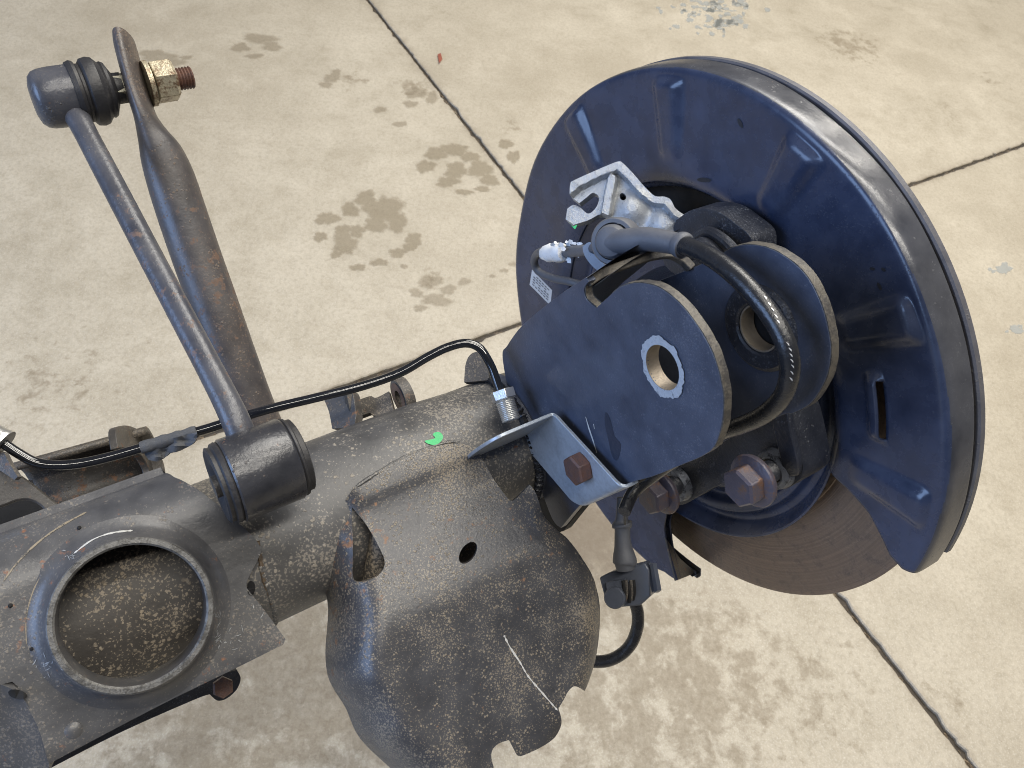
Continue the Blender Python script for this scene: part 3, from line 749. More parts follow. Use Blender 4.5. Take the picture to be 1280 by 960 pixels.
# small brackets behind the tube
bq = thing  # alias kept short
part('lug', plateP([(408, 491, 1), (432, 486, 1), (441, 492), (445, 520, 1), (443, 534, 1), (415, 536, 1), (411, 515), (405, 500, 1)], PD(425, 512, .452), V((-.5, .25, .85)), .006), M_brk, beam, bevel=.0006)
part('lug_cheek', plateP([(432, 487, 1), (443, 489, 1), (447, 531, 1), (438, 516, 1)], PD(440, 508, .449), V((.6, .2, .8)), .004), M_brk, beam)
part('strap', plateP([(440, 503, 1), (462, 495), (470, 497), (486, 489, 1), (492, 512, 1), (470, 520), (462, 516, 1), (446, 522, 1)], PD(465, 505, .458), V((-.2, .4, .9)), .004), M_brk, beam, bevel=.0005)
ro_ = PD(503, 495, .462)
g = lathe(ro_, A, [(-.0025, .0045), (-.0025, .0105), (.0035, .0105), (.0035, .0045)], 32, closed=True)
part('strap_eye', g, M_brk, beam)
part('strap_eye_seat', lathe(ro_-A*.0028, A, [(0, .0042), (0, .0088)], 32), M_rust, beam)
part('fin', plateP([(580, 478, 1), (582, 455), (588, 443), (598, 440), (607, 447), (612, 475, 1)], PD(597, 465, .462), V((-.25, .2, .95)), .006), M_brk, beam, bevel=.0008)

# channel, arch and flange at the left end
cA = PD(40, 618, .452); cB = PD(194, 574, .468)
ax = (cB-cA).normalized(); up_ = (Q - ax*Q.dot(ax)).normalized()
vw = ax.cross(up_); vw = vw if vw.z > 0 else -vw
g = G(); nn = 14; RR = .0185
for k, t in enumerate((-.06, 0, 1)):
    o = cA+(cB-cA)*t
    for i in range(nn+1):
        a = radians(150+ (390-150)*i/nn)
        g.v.append(o+up_*RR*cos(radians(0)+a)*1.0 - 0*vw + vw*(-abs(0)) + vw*RR*sin(a)*1.0)
for k in range(2):
    for i in range(nn): g.f.append((k*(nn+1)+i, k*(nn+1)+i+1, (k+1)*(nn+1)+i+1, (k+1)*(nn+1)+i))
chan = part('channel', g, M_brk, beam)
sm = chan.modifiers.new('solid', 'SOLIDIFY'); sm.thickness = .0035; sm.offset = 0
fo = cB
g = plateP([(145, 537), (152, 532), (165, 533), (182, 543), (196, 560), (205, 580), (207, 600), (200, 606, 1), (190, 604, 1), (186, 585), (176, 568), (162, 560), (148, 560, 1)], PD(178, 568, .466), ax*-1, .004)
part('end_flange', g, M_brk, beam, bevel=.0006)
arch = plateP([(-60, 560, 1), (0, 578), (20, 590), (45, 608), (62, 622), (86, 640, 1), (66, 652, 1), (52, 634), (38, 626), (22, 626), (0, 634), (-60, 650, 1)], PD(30, 610, .380), Wd, .006, grid=None)
part('arch_bracket', arch, M_brk, beam, bevel=.001)
part('arch_shade', plateP([(-80, 600, 1), (40, 600, 1), (62, 660, 1), (40, 700, 1), (-80, 760, 1)], PD(0, 650, .435), Wd, .002), M_black, beam)  # black plate standing for the dark shade inside the arch
# lower flange seen under the seat
lf = plateP([(0, 930, 1), (200, 850, 1), (262, 845, 1), (296, 838, 1), (301, 848), (296, 862), (284, 873), (272, 876), (262, 868, 1), (240, 876), (150, 916), (60, 962, 1), (20, 985, 1)], PD(200, 890, .430), (Wd*.92-Q*.35), .004)
part('lower_flange', lf, M_cast, beam, bevel=.0006)
part('flange_bolt', hexa(PD(278, 858, .427), Wd, .0055, .005), M_rust, beam)
part('seat_side', plateP([(-60, 835, 1), (0, 855), (27, 871), (48, 908), (62, 957, 1), (40, 1010, 1), (-60, 1010, 1)], PW(40, 905, PLW-.003), (Wd*.85-Q*.25-A*.55), .004), M_seat, beam)
part('drain_hole', decal(['seat_side', 'spring_seat'], [(22+12*cos(t), 868+6*sin(t)+2*cos(t)) for t in [2*pi*i/14 for i in range(14)]], .0022, .0001, 40), M_black, beam)
part('drain_hole', decal(['spring_seat', 'tube'], [(314+5*cos(t), 735+9*sin(t)) for t in [2*pi*i/14 for i in range(14)]], .0006, .0001, 40), M_black, beam)

# ------------------------------------------------------------------ stabilizer bar arm
Pj = PD(76, 121, .412)
def on_axis(x):      # point on the stud axis above photo column x
    lo, hi = -.1, .4
    for _ in range(50):
        m = (lo+hi)/2; p = Pj+A*m; X = 640-1000*p.x/p.z
        if X < x: lo = m
        else: hi = m
    return Pj+A*lo, lo
pa, ta = on_axis(176)
dz = -pa.z
arm = thing('stabilizer_bar', 'rusty grey-blue stabilizer bar end, flattened at its tip where the nut clamps it', 'bar', PD(322, 520, dz+.03))
D = lambda x, y, k=0.0: PD(x, y, dz+k)
# section: rx across the picture (u=A-ish), ry along the view
pts = [(D(155.5, 50), .0046, .0150), (D(158, 62), .0050, .0160), (D(161.5, 76), .0050, .0170), (D(168, 100), .0050, .0180), (D(175, 125), .0052, .0175), (D(183, 148), .0056, .0165),
       (D(192, 170, .001), .0080, .0145), (D(202, 192, .002), .0110, .0135), (D(213, 222, .004), .0126, .0128), (D(226, 262, .007), .0130, .0130), (D(245, 318, .011), .0131, .0131), (D(270, 388, .016), .0131, .0131), (D(291, 448, .021), .0132, .0132), (D(318, 520, .028), .0132, .0132), (D(350, 590, .04), .0132, .0132)]
ag = sweep(pts, 32, 6, ref=V((1, .1, -.2)))
part('bar', ag, M_arm, arm, smooth=60)

# ------------------------------------------------------------------ stabilizer link
link = thing('stabilizer_link', 'slim dark link rod with ball joint on top and rubber bushing eye at its foot', 'link rod', PD(325, 600, .36))
Bc = PD(328, 586, .352)
aux = A
u_img = Q
rod = [(PD(306, 554, .354), .0064), (PD(292, 520, .354), .0062), (PD(267, 470, .360), .0059), (PD(201, 345, .378), .0058), (PD(138, 225, .396), .0058), (PD(107, 166, .406), .0057), (PD(95, 143, .411), .0062)]
part('rod', sweep(rod, 28, 6), M_rod, link)
slv = lathe(Bc, A, [(-.0145, .0150), (-.0145, .0182), (-.0137, .0189), (.0122, .0189), (.0132, .0182), (.0132, .015)], 64)
part('bushing_sleeve', slv, M_slv, link)
rubL = lathe(Bc, A, [(-.0140, .0172), (-.0155, .0184), (-.0172, .0180), (-.0180, .0168), (-.0196, .0172), (-.0203, .0160), (-.0197, .0100), (-.018, .0070), (-.018, .0)], 48)
part('rubber_bushing', rubL, M_rub, link)
rubR = lathe(Bc, A, [(.0128, .0174), (.0140, .0183), (.0150, .0180), (.0156, .0168), (.0176, .0168), (.0182, .0155), (.0172, .010), (.016, 0)], 48)
part('rubber_bushing', rubR, M_rub, link)
part('weld', bead([PD(300, 538, .350)+(A*cos(a)*.0076+V((.1, .1, 1))*sin(a)*.006)+V((.0012, -.003, 0)) for a in [radians(d) for d in range(0, 190, 20)]], .0012, .2), M_slv, link)
g = lathe(Bc, A, [(-.0215, 0), (-.0215, .005), (.020, .005), (.020, 0)], 24)
part('pivot_bolt', g, M_brk, link)
house = lathe(Pj, A, [(-.0135, 0), (-.0132, .0075), (-.0120, .0115), (-.0100, .0136), (-.007, .0146), (-.002, .0150), (.0065, .0150), (.0075, .0142)], 48)
part('ball_joint_housing', house, M_rod, link)
boot = lathe(Pj, A, [(.0060, .0140), (.0062, .0158), (.0085, .0166), (.0100, .0160), (.0108, .0146), (.0120, .0146), (.0135, .0166), (.0165, .0172), (.0190, .0166), (.0205, .0148), (.0215, .0138), (.0225, .0142), (.0240, .0134), (.0250, .0110), (.0265, .0080), (.030, .0075)], 48)
part('rubber_boot', boot, M_rub, link)
_, t1 = on_axis(146)
_, t2 = on_axis(166)
part('stud_collar', hexa(Pj+A*(t1-.001), A, .0082, t2-t1-.003), M_col, link)
part('stud_collar', lathe(Pj+A*.028, A, [(0, .0066), (.004, .0072), (.009, .0072), (.012, .006)], 32, caps=True), M_rub, link)
_, t3 = on_axis(186); _, t4 = on_axis(192); _, t5 = on_axis(219); _, t6 = on_axis(241)
part('washer', lathe(Pj+A*(t3-.001), A, [(0, .0), (0, .0118), (.0024, .0118), (.0024, .0)], 40), M_brass, link)
part('nut', hexa(Pj+A*t4, A, .0112, t5-t4, ref=V((.2, .9, .5))), M_brass, link, bevel=.0004)
part('stud', thread(Pj+A*(t5-.002), A, .0060, t6-t5+.002, .0016, .0007), M_rust, link)

# ------------------------------------------------------------------ brake pipe
pipe = thing('brake_pipe', 'thin glossy black brake pipe bent along the beam, ending in a threaded silver fitting', 'pipe', PD(300, 525, .40))
pp = [(-40, 530, .375), (-5, 548, .376), (22, 566, .378), (48, 579, .380), (85, 581, .383), (130, 573, .388), (200, 553, .395), (265, 534, .402), (330, 513, .407), (400, 496, .412), (455, 482, .417), (500, 466, .421), (535, 446, .424), (560, 434, .426), (582, 429, .427), (598, 434, .427), (608, 447, .427), (616, 463, .427), (624, 486, .4265), (628, 496, .426)]
part('pipe', sweep([(PD(*p), .0024) for p in pp], 20, 6), M_line, pipe)
fa = (PD(640, 528, .424)-PD(627, 488, .426)).normalized()
f0 = PD(627, 488, .426)
part('fitting_hex', hexa(f0, fa, .0068, .0055, ref=V((.2, .3, 1))), M_fit, pipe, bevel=.0003)
part('fitting_thread', thread(f0+fa*.0055, fa, .0052, .0115, .00095, .00035), M_fit, pipe)
fe = PD(-2, 551, .376)
ax2 = (PD(22, 566, .378)-PD(-30, 533, .375)).normalized()
part('hose_ferrule', lathe(fe, ax2, [(-.03, .0062), (-.004, .0064), (.0005, .0068), (.0022, .0074), (.0030, .0072), (.0030, .0025)], 36), M_fit, pipe)
part('ferrule_clip', plateP([(-20, 560, 1), (5, 566, 1), (12, 580, 1), (22, 596, 1), (18, 600, 1), (0, 588, 1), (-20, 585, 1)], PD(8, 580, .371), V((-.5, .1, .9)), .002), M_brk, pipe)
tp = [(176, 560, .3925), (210, 550, .396), (246, 539.5, .400)]
part('tape_wrap', sweep([(PD(*p), .0029+.0002*((i*7) % 3)) for i, p in enumerate([(lerp(176, 246, k/12), lerp(560, 539.5, k/12), lerp(.3925, .400, k/12)) for k in range(13)])], 18, 1, jit=.05), M_tape, pipe)
def tapefn(u, v):
    return PD(u, v, .395+.0012*sin(u*.25)+.0008*sin(v*.6+u*.1))
part('tape_flag', sheet(outline([(178, 560, 1), (205, 551), (246, 540, 1), (246, 548), (240, 556, 1), (228, 562), (212, 566, 1), (205, 573), (196, 577, 1), (186, 575, 1), (181, 568)], 3), [], tapefn, .0005, 4), M_tape, pipe)

# ------------------------------------------------------------------ zinc bracket
zb = thing('pipe_bracket', 'bent zinc-plated strip bracket held by one rusty hex bolt, under the silver fitting', 'bracket', PD(724, 585, .42))
sz = -.1630
Pc = PS(693, 514, sz); Pe = PS(778, 606, sz)
def along(P0, x):
    lo, hi = -.2, .2
    for _ in range(50):
        m = (lo+hi)/2; p = P0+A*m; X = 640-1000*p.x/p.z
        if X < x: lo = m
        else: hi = m
    return P0+A*lo
Ee = (Pe-Pc).normalized()
P = [tuple(along(Pc, x)) for x in (607, 625, 645, 665, 683)]+[tuple(Pc+Ee*.0004-A*.0012)]+[tuple(Pc+Ee*k) for k in (.0035, .009, .018)]+[tuple(lerp(Pc, Pe, .8)), tuple(Pe-Ee*.003), tuple(Pe+A*.0012), tuple(Pe+Ee*.0008+A*.0045), tuple(Pe+Ee*.0006+A*.0085)]
P = [V(p) for p in catmull(P, 6)]
Dv = PS(650, 546, sz)-Pc
n = len(P); g = G(); tz = .0018
lens = [0]
for i in range(1, n): lens.append(lens[-1]+(P[i]-P[i-1]).length)
Lt = lens[-1]
for i in range(n):
    t = (P[min(i+1, n-1)]-P[max(i-1, 0)]).normalized(); nr = -t.cross(Dv).normalized()
    f = lens[i]/Lt; k = 1.0; k0 = 0.0
    if f < .10: k = math.sqrt(max(.02, 1-((.10-f)/.10)**2)); k0 = .5*(1-k)
    if f > .86: k = 1-.35*((f-.86)/.14)**2
    g.v += [P[i]+Dv*k0, P[i]+Dv*(k0+k), P[i]+Dv*(k0+k)+nr*tz, P[i]+Dv*k0+nr*tz]
for i in range(n-1):
    for j in range(4): g.f.append((i*4+j, i*4+(j+1) % 4, i*4+4+(j+1) % 4, i*4+4+j))
g.f += [(0, 1, 2, 3), (n*4-4, n*4-1, n*4-2, n*4-3)]
part('strip', g, M_zinc, zb, smooth=40, bevel=.0003)
bo = hit(['strip'], 729, 583, 0)
bn = -A
part('bolt', hexa(bo+bn*.0002, bn, .0082, .0068, ref=V((.3, 1, 0))), M_rust, zb, bevel=.0005)
part('bolt_flange', lathe(bo-bn*.0022, bn, [(0, .0086), (.0012, .0086), (.0024, .007)], 32, caps=True), M_rust, zb)

# ------------------------------------------------------------------ brake disc
disc = thing('brake_disc', 'bare brown-grey brake disc showing below the dark shield', 'brake disc', AX(.004, 0, 0))
part('friction_ring', lathe(S, A, [(.0035, .085), (.0035, .120), (.0039, .1205), (.0039, .1755), (.0046, .1768), (.0062, .1770)], 200, ref=Q), M_rotor, disc)
part('outer_rim', lathe(S, A, [(.0062, .1770), (.0085, .1764), (.0090, .172), (.0150, .172), (.0155, .1764), (.0210, .1764), (.0215, .09)], 200, ref=Q), M_redge, disc)
part('hub_hat', lathe(S, A, [(-.004, 0), (-.004, .070), (-.002, .074), (.0035, .086)], 64), M_cast, disc)

# ------------------------------------------------------------------ dust shield
sh = thing('dust_shield', 'large round dark blue-black brake dust shield with pressed radial pads and a cut-away lower side', 'brake shield', AX(-.02, -.15, 0))
RIBS = [(-33, .0), (0.0, 1), (30, 1), (62, 1), (93, 1), (125, 1)]
PROF = [(.064, -.0100), (.076, -.0100), (.082, -.0155), (.088, -.0165), (.093, -.0110), (.097, -.0050), (.1005, -.0050), (.1035, -.0115), (.1085, -.0125), (.1115, -.0080), (.1155, -.0070), (.1180, -.0100), (.1215, -.0150), (.125, -.0190), (.129, -.0215), (.133, -.0225), (.140, -.0228), (.160, -.0230), (.178, -.0234), (.1860, -.0238), (.1888, -.0234), (.1900, -.0222), (.1906, -.0200), (.1909, -.0170), (.1911, -.0130), (.1913, -.0090), (.1914, -.0070), (.1914, -.0060)]
def bumpf(r, th):
    h = 0
    for c, k in RIBS:
        if not k: continue
        lat = r*sin(radians(th-c)); 
        if abs(th-c) > 25: continue
        wd = .0062+.0030*(r-.142)/.04
        h += (.0030+.0016*sstep(.150, .180, r))*k*sstep(wd+.0050, wd-.0035, abs(lat))*sstep(.136, .148, r)*sstep(.1860, .1815, r)
    if 100.5 < th < 116.5:   # louvre
        e = sstep(101, 103.5, th)*sstep(116, 113.5, th)
        h += .0045*e*sstep(.1465, .1535, r)*(1 if r < .1570 else 0)
    # gentle dents
    h += .0006*sin(th*.11+2)*sstep(.13, .15, r)+.0004*sin(th*.23)*sstep(.12, .15, r)
    return h
def spos(r, th, s): a = radians(th); return AX(s, r*cos(a), r*sin(a))
def interp(P, x):
    for i in range(len(P)-1):
        if x <= P[i+1][0]: return lerp(P[i][1], P[i+1][1], (x-P[i][0])/(P[i+1][0]-P[i][0]))
    return P[-1][1]
# dense radial stations
pr = catmull(PROF, 4)
inner = [p for p in pr if p[0] <= .1246]; last = len(inner)
outer = pr[last-1:]
# cut-away borders (degrees, as functions of radius)
CUTR = [(.118, 129.0), (.124, 130.0), (.1391, 131.0), (.1562, 133.3), (.1680, 136.2), (.1760, 138.2), (.1850, 138.6), (.1921, 137.6), (.2, 136.4)]
CUTL = [(.118, -146.0), (.1213, -146.5), (.1503, -148.0), (.1782, -151.2), (.184, -146), (.19, -141), (.2, -136)]
g = G(); m = 240
for (r, s) in inner:
    for j in range(m):
        th = 360*j/m; g.v.append(spos(r, th, s))
for i in range(len(inner)-1):
    for j in range(m):
        if .099 < inner[i][0] < .1195 and 2 < 360*(j+.5)/m < 46: continue     # opening beside the caliper bracket
        g.f.append((i*m+j, i*m+(j+1) % m, (i+1)*m+(j+1) % m, (i+1)*m+j))
part('opening_shade', lathe(S, A, [(.0, .080), (.0, .126)], 120, ref=Q, a0=0, a1=50), M_black, sh)  # black sheet standing in for the shade inside the opening
g2 = G(); m2 = 520; hole_f = 0
rs = []
for i in range(len(outer)-1):
    (ra, sa), (rb, sb) = outer[i], outer[i+1]
    k = max(1, int(abs(rb-ra)/.0013))
    for j in range(k): rs.append((lerp(ra, rb, j/k), lerp(sa, sb, j/k)))
rs.append(outer[-1])
for (r, s) in rs:
    tb = interp(CUTR, r); ta_ = interp(CUTL, r)
    for j in range(m2+1):
        f = j/m2; th = lerp(ta_, tb, f)
        if -20 < th < 120:     # unwarp the middle so that pads and slot keep straight
            pass
        g2.v.append(spos(r, th, s-bumpf(r, th)))
mm = m2+1
for i in range(len(rs)-1):
    rm = (rs[i][0]+rs[i+1][0])/2
    for j in range(m2):
        f = (j+.5)/m2; th = lerp(interp(CUTL, rm), interp(CUTR, rm), f)
        if .1560 < rm < .1592 and 103.0 < th < 114.5 and rs[i][1] < -.016 and abs(rm-.1576) < .0013*sstep(102.6, 107, th)+.0001: continue
        g2.f.append((i*mm+j, i*mm+j+1, (i+1)*mm+j+1, (i+1)*mm+j))
gs = g+g2
so_ = part('shield_pan', gs, M_shield, sh, smooth=70)
so_.data.materials.append(steel('dusty_rim_paint', (.032, .034, .042), film_col=(.068, .068, .072), dust=(.2, .2, .2), amount=.1, rust=0, rough=.24, seed=44, grime=.6, bumpd=.0001))
for p_ in so_.data.polygons:
    c_ = M.transposed() @ (p_.center + sh.location - V((0, 0, H))); t_ = toax(c_)
    if hypot(t_[1], t_[2]) > .1896 and t_[0] > -.0226: p_.material_index = 1
sm = so_.modifiers.new('solid', 'SOLIDIFY'); sm.thickness = .0012; sm.offset = 1
lip = lathe(S, A, [(-.0030, .1860), (-.0030, .1922), (-.0022, .1933), (.0012, .1935), (.0020, .1927), (.0022, .186)], 220, ref=Q, a0=-150, a1=136)
part('outer_lip', lip, steel('lip_paint', (.05, .05, .062), amount=.1, rust=.15, rough=.45, seed=41), sh)
groove = lathe(S, A, [(-.007, .1892), (.0010, .1888)], 200, ref=Q, a0=-150, a1=134)
part('lip_groove_shade', groove, M_black, sh)  # black band put in as the shade between wall and lip
# fin at the left end of the cut-away
# sticker
lab = [(665, 337, 1), (690, 363, 1), (688, 382, 1), (662, 356, 1)]
names = ['shield_pan']
part('sticker', decal(names, outline(lab, 2), .0026, .0002, 40), M_label, sh, label='small white part sticker with tiny print')
g = G()
for k in range(5):
    for c in range(6):
        if (k*3+c*5) % 7 == 0: continue
        u0, v0 = .10+c*.135, .14+k*.16
        def Lp(u, v): return (lerp(665, 690, u)+lerp(0, -2.6, v), lerp(337, 363, u)+lerp(0, 19, v))
        q = [Lp(u0, v0), Lp(u0+.10, v0), Lp(u0+.10, v0+.06), Lp(u0, v0+.06)]
        hs = [hit(names, *p, .0032) for p in q]
        if all(h is not None for h in hs): g.add(hs, [(0, 1, 2, 3)])
part('sticker_print', g, M_ink, sh, kind='stuff')
for (x, y, w, h) in ((925, 154, 2.5, 6), (1090, 336, 3, 2), (1104, 337, 2.5, 2.5), (1099, 358, 2, 5), (880, 225, 9, 3), (835, 640, 1, 1)):
    a = radians(20)
    part('paint_chip', decal(names, [(x+w*cos(t)+h*.4*sin(t), y+h*sin(t)) for t in [2*pi*i/12 for i in range(12)]], .0022, .0001, 50), plain('chip_dark', (.012, .014, .02), .6), sh)

# ------------------------------------------------------------------ hub carrier with bolts
hub = thing('hub_carrier', 'dark cast hub carrier between clevis and shield, with two loosened purple-brown flange bolts', 'casting', AX(-.03, 0, -.05))
arm1 = plateS([(862, 560), (900, 535), (950, 520, 1), (985, 512, 1), (992, 530), (1003, 580), (1002, 598, 1), (985, 610), (968, 611), (957, 602), (950, 596, 1), (900, 606), (862, 627, 1), (850, 631), (836, 622), (828, 600), (840, 580)], -.056, .022)
part('lower_arm', arm1, M_cast, hub, bevel=.002)
rib_ = strip([PS(988, 512, -.062), PS(991, 535, -.062), PS(1000, 575, -.060), PS(1000, 592, -.058)], .004, .012, Wd)
part('arm_rib', rib_, M_cast, hub, bevel=.001)
top = plateS([(845, 275, 1), (866, 262), (895, 264), (920, 280), (940, 300), (935, 330), (900, 345), (860, 350), (830, 330), (835, 300)], -.050, .018)
part('upper_arm', top, M_cast, hub, bevel=.002)
part('arm_rib', sweep([(PS(868, 300, -.055), .003), (PS(885, 290, -.056), .003), (PS(905, 300, -.057), .003), (PS(922, 318, -.057), .003)], 10, 5), M_cast, hub)
part('arm_rib', sweep([(PS(862, 318, -.060), .004), (PS(878, 305, -.060), .004), (PS(896, 318, -.060), .004), (PS(905, 335, -.060), .004)], 10, 5), M_cast, hub)
core = lathe(S, A, [(-.075, 0), (-.075, .040), (-.070, .045), (-.045, .048), (-.035, .060), (-.02, .066), (-.008, .068)], 64)
part('bearing_housing', core, M_cast, hub)
for (bx, by, hx, hy, rr_) in ((969, 586, 943, 600, .0150), (847, 605, 829, 615, .0142)):
    bo = PS(bx, by, -.058)
    part('threaded_boss', lathe(bo, A, [(-.004, .0072), (-.0045, .0085), (-.0035, .0110), (.0, .0118), (.012, .0122)], 36), plain('worn_boss', (.15, .165, .20), .4, .4, .4, 260, .0005, col2=(.03, .035, .045), thr=(.5, .62)), hub)
    part('thread', lathe(bo, A, [(-.004+.001*k, .0074-(.0006 if k % 2 else 0)) for k in range(16)], 30), M_brass, hub)
    hd = PS(hx, hy, -.082)
    part('bolt_shank', thread(hd, (bo-hd), .0062, (bo-hd).length+.006, .0014, .0006), M_cast, hub)
    ax_ = -A
    fl = part('flange_bolt', lathe(hd, ax_, [(-.001, .0), (-.001, rr_*.95), (.0012, rr_), (.0022, rr_*.97), (.0036, rr_*.76), (.0036, 0)], 40), M_rust2, hub)
    part('bolt_head', hexa(hd+ax_*.0030, ax_, rr_*.74, .0100, ref=V((.1, 1, .2))), M_rust2, fl, bevel=.0007)

# dark finger of shield plate below the cable
fin = plateS([(775, 640, 1), (800, 600, 1), (832, 628), (830, 660), (836, 690), (846, 725, 1), (832, 716), (805, 690), (785, 665)], -.030, .0012)
part('shield_tail', fin, M_shield, sh)
part('shield_tail_fold', plateP([(845, 726, 1), (832, 672, 1), (850, 698, 1), (870, 716, 1)], PS(845, 710, -.026), V((.8, .1, .6)), .0012), M_brk, sh)

# ------------------------------------------------------------------ aluminium caliper bracket
al = thing('caliper_bracket', 'silver cast-aluminium bracket with a forked open end above the cable grommet', 'bracket', PS(790, 260, -.06))
nrm = (Wd*.75 - A*.60 + Q*.10).normalized(); ao = PS(780, 250, -.062)
exa = perp(nrm); eya = nrm.cross(exa)
def ap(x, y): d = PL(x, y, ao, nrm)-ao; return (d.dot(exa), d.dot(eya))
al_o = [(714, 246, 1), (715, 233), (721, 228), (750, 215, 1), (772, 206), (779, 207), (793, 221), (806, 236), (819, 248), (831, 249), (839, 253), (845, 264), (858, 273, 1), (852, 283), (846, 300, 1), (830, 306), (800, 304, 1), (786, 284), (762, 272), (750, 268), (736, 275), (717, 281, 1), (707, 274, 1), (709, 261, 1), (717, 256), (726, 260, 1), (735, 267), (743, 262), (748, 253), (748, 245), (741, 241), (733, 247), (724, 254, 1)]
band = [ap(*p) for p in ((712, 240), (722, 231), (750, 217), (775, 208), (790, 222), (806, 240), (819, 250), (835, 252), (846, 266), (856, 274))]
mid1 = [ap(*p) for p in ((766, 226), (762, 245), (758, 268))]
hump = ap(790, 262); hump2 = ap(830, 280)
def alh(u, v):
    p = (u, v); h = 0
    h += .006*(1-sstep(.0030, .0044, dpoly(p, band, False)))
    h += .0055*(1-sstep(.0022, .0034, dpoly(p, mid1, False)))
    h += .0065*(1-sstep(.002, .013, hypot(u-hump[0], v-hump[1])))
    h += .0050*(1-sstep(.002, .012, hypot(u-hump2[0], v-hump2[1])))
    return h
aho = [ap(779+4.2*cos(t)+1.5*sin(t), 247+5.5*sin(t)) for t in [2*pi*i/14 for i in range(14)]]
alg = sheet(outline([ap(p[0], p[1])+tuple(p[2:]) for p in al_o], 4), [aho], lambda a, b: ao+exa*a+eya*b+nrm*alh(a, b), .009, .0008, back=lambda a, b: ao+exa*a+eya*b-nrm*.009)
part('casting', alg, M_alu, al, smooth=40)
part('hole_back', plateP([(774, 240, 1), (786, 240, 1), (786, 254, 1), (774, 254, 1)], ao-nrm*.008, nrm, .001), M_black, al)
part('casting_foot', plateP([(745, 300, 1), (790, 283), (805, 300, 1), (800, 312, 1), (770, 325, 1), (752, 318, 1)], ao-nrm*.004, nrm, .006), M_alu, al, bevel=.0008)
part('paint_mark', plateP([(712, 278), (716, 283), (721, 281), (719, 286), (716, 284)], ao+nrm*.0006, nrm, .0004), M_green, al, label='tiny green paint dab on the fork tip')

# ------------------------------------------------------------------ sensor cable with grommets
cab = thing('sensor_cable', 'black sensor cable arching from a grey grommet between the two clevis plates', 'cable', PS(930, 530, -.12))
cp = [(845, 304, -.118, .0042), (862, 309, -.119, .0042), (890, 322, -.120, .0042), (920, 345, -.122, .0042), (950, 377, -.123, .0042), (973, 410, -.123, .0042), (985, 440, -.123, .0042), (987, 468, -.122, .0041), (978, 496, -.120, .0041), (955, 518, -.118, .0041), (925, 532, -.115, .0041), (890, 545, -.110, .0041), (850, 570, -.112, .004), (815, 595, -.118, .0038), (792, 615, -.128, .0036), (780, 640, -.14, .0036)]
part('jacket', sweep([(PS(x, y, s), r) for x, y, s, r in cp], 20, 6), M_cable, cab)
gr = [(765, 303, -.126, .0058), (785, 301, -.124, .0058), (808, 299, -.121, .0056), (832, 302, -.119, .0052), (846, 305, -.118, .0050), (850, 306, -.118, .0058), (855, 307, -.1178, .0059), (857, 308, -.1178, .0045)]
part('grommet_sleeve', sweep([(PS(x, y, s), r) for x, y, s, r in gr], 24, 5), M_rubg, cab)
gc = PS(763, 302, -.128)
gax = (V((0, 0, 1))*.8 - A*.7).normalized()
part('grommet', lathe(gc-gax*.004, gax, [(-.006, .0082), (.003, .0082), (.0052, .0070), (.0066, .0040), (.0070, 0)], 36), M_rubg, cab)
part('grommet_ring', lathe(gc-gax*.006, gax, [(-.008, .0090), (.003, .0090), (.003, .0108), (.002, .0115), (-.008, .0115)], 40, closed=True), M_rubg, cab)
part('grommet_tab', plateP([(728, 308, 1), (738, 303), (745, 320, 1), (760, 335, 1), (748, 338), (738, 330), (730, 318)], PS(745, 320, -.115), gax, .006), M_plast, cab)
# short jumper with torn white tape
jp = [(752, 306, -.118, .0030), (738, 312, -.112, .0030), (720, 314, -.105, .0033), (706, 315, -.100, .0034), (692, 315, -.096, .0032), (680, 314, -.090, .0028), (671, 318, -.084, .0026), (668, 328, -.080, .0026), (674, 340, -.078, .0026), (692, 348, -.076, .0026), (712, 352, -.074, .0026), (732, 358, -.07, .0026), (760, 368, -.07, .0026)]
part('jumper', sweep([(PS(x, y, s), r) for x, y, s, r in jp], 16, 6), M_rubg, cab)
part('torn_tape', sweep([(PS(682, 317, -.098), .0044), (PS(688, 316, -.099), .0056), (PS(694, 316, -.100), .0052), (PS(700, 316, -.101), .0058), (PS(706, 316, -.102), .0046)], 18, 3, jit=.07), M_white, cab)
rt = random.Random(9); g = G()
for k in range(26):
    x, y = rt.uniform(684, 728), rt.uniform(302, 326); s = rt.uniform(-.108, -.100); r = rt.uniform(1.5, 4.5); a0 = rt.uniform(0, 6.28)
    if abs(y-314) < 2: continue
    pts_ = [PS(x+r*cos(a0+a)*rt.uniform(.4, 1.3), y+r*sin(a0+a)*rt.uniform(.4, 1.1), s+rt.uniform(-.002, .002)) for a in (0, 1.3, 2.5, 3.6, 5)]
    g.add(pts_, [(0, 1, 2, 3, 4)])
part('tape_shreds', g, M_white, cab, kind='stuff')
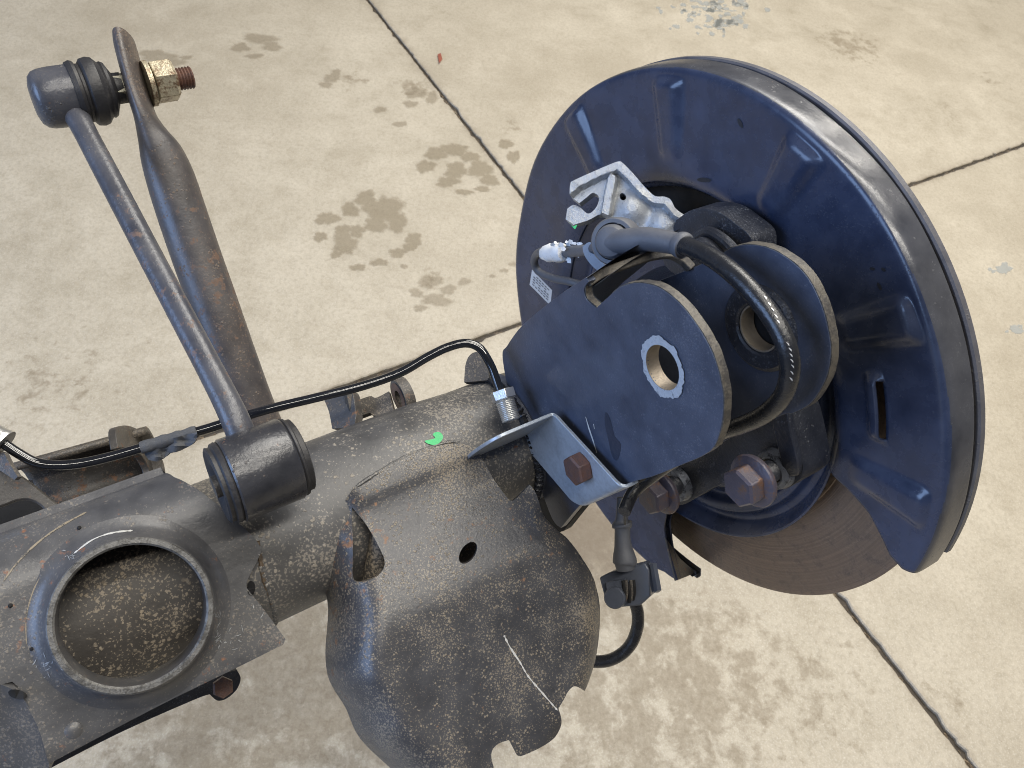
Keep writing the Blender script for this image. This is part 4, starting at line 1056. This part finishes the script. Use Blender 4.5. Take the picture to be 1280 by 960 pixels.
# lower boot, connector and loop
dd = .462
bt = [(779, 622, .0036), (778, 640, .0036), (777, 651, .0038), (777, 654, .0058), (778, 657, .0058), (778, 660, .0046), (778, 672, .0046), (779, 684, .0052), (780, 694, .0064), (781, 702, .0070), (781, 704, .0060), (782, 712, .0052)]
part('boot', sweep([(PD(x, y, dd), r) for x, y, r in bt], 24, 4), M_rubg, cab)
cn = PD(786, 735, dd+.006)
cnn = V((-.35, .1, .93)).normalized()
part('connector_shell', plateP([(749, 722, 1), (766, 714), (806, 703, 1), (812, 712, 1), (813, 745, 1), (800, 757, 1), (763, 760, 1), (755, 745, 1)], cn, cnn, .014), M_plast, cab, bevel=.001)
part('connector_lid', plateP([(749, 722, 1), (800, 706, 1), (795, 714, 1), (757, 726, 1)], cn+cnn*.002, (cnn*.8+V((0, .6, 0))), .002), M_plast, cab, bevel=.0004)
part('latch', lathe(PD(769, 747, dd+.002), cnn, [(-.004, .0062), (.002, .0062), (.0028, .0055), (.003, 0)], 28), M_plast, cab)
part('latch_block', plateP([(757, 728, 1), (781, 724, 1), (783, 748, 1), (760, 750, 1)], PD(769, 738, dd+.0035), cnn, .004), M_plast, cab, bevel=.0004)
rl = random.Random(4)
for k in range(5):
    x = 779+k*3.2
    part('contact_rib', sweep([(PD(x, 727+rl.uniform(-3, 3), dd+.002), .0011), (PD(x+1.5, 740, dd+.001), .0009), (PD(x+rl.uniform(-1, 2), 752+rl.uniform(-4, 2), dd+.003), .0011)], 8, 3), M_brk if k % 2 else M_black, cab)
for k in range(2):
    part('wing', plateP([(807+k*5, 705, 1), (811+k*5, 704, 1), (819+k*3, 738, 1), (815+k*3, 741, 1)], PD(812, 722, dd+.004-k*.002), V((-.8, .1, .5)), .003), M_plast, cab)
lp = [(793, 752, .0036), (797, 765, .0037), (797, 782, .0037), (791, 801, .0037), (780, 815, .0037), (765, 824, .0037), (750, 827, .0037), (732, 825, .0037), (715, 815, .0037)]
part('tail_loop', sweep([(PD(x, y, dd+.008+.006*i/3), r) for i, (x, y, r) in enumerate(lp)], 18, 5), M_cable, cab)
part('stay_wire', sweep([(PD(797, 604, .425), .0007), (PD(786, 620, .43), .0007), (PD(781, 640, .44), .0007), (PD(781, 655, .455), .0007)], 8, 5), M_edge, cab)
# bright ticks painted as glints on the glossy cable jacket
for pts_ in ([(955, 350+24), (962, 384)], ):
    pass
g = G(); rs_ = random.Random(2)
for k, (x, y) in enumerate([(957, 372), (962, 380), (966, 387), (970, 395), (973, 402), (985, 430), (988, 437), (989, 444), (990, 451), (991, 458), (990, 466), (989, 474)]):
    gg = ribbon(['jacket'], [(x-2, y-2.2), (x+.5, y), (x+1.5, y+2.2)], 1.7, .0003); g.add(gg.v, gg.f)
part('scuff_and_glint', g, M_scr_glint, cab, kind='stuff')

for o in bpy.data.objects:
    if '_b' in o: del o['_b']
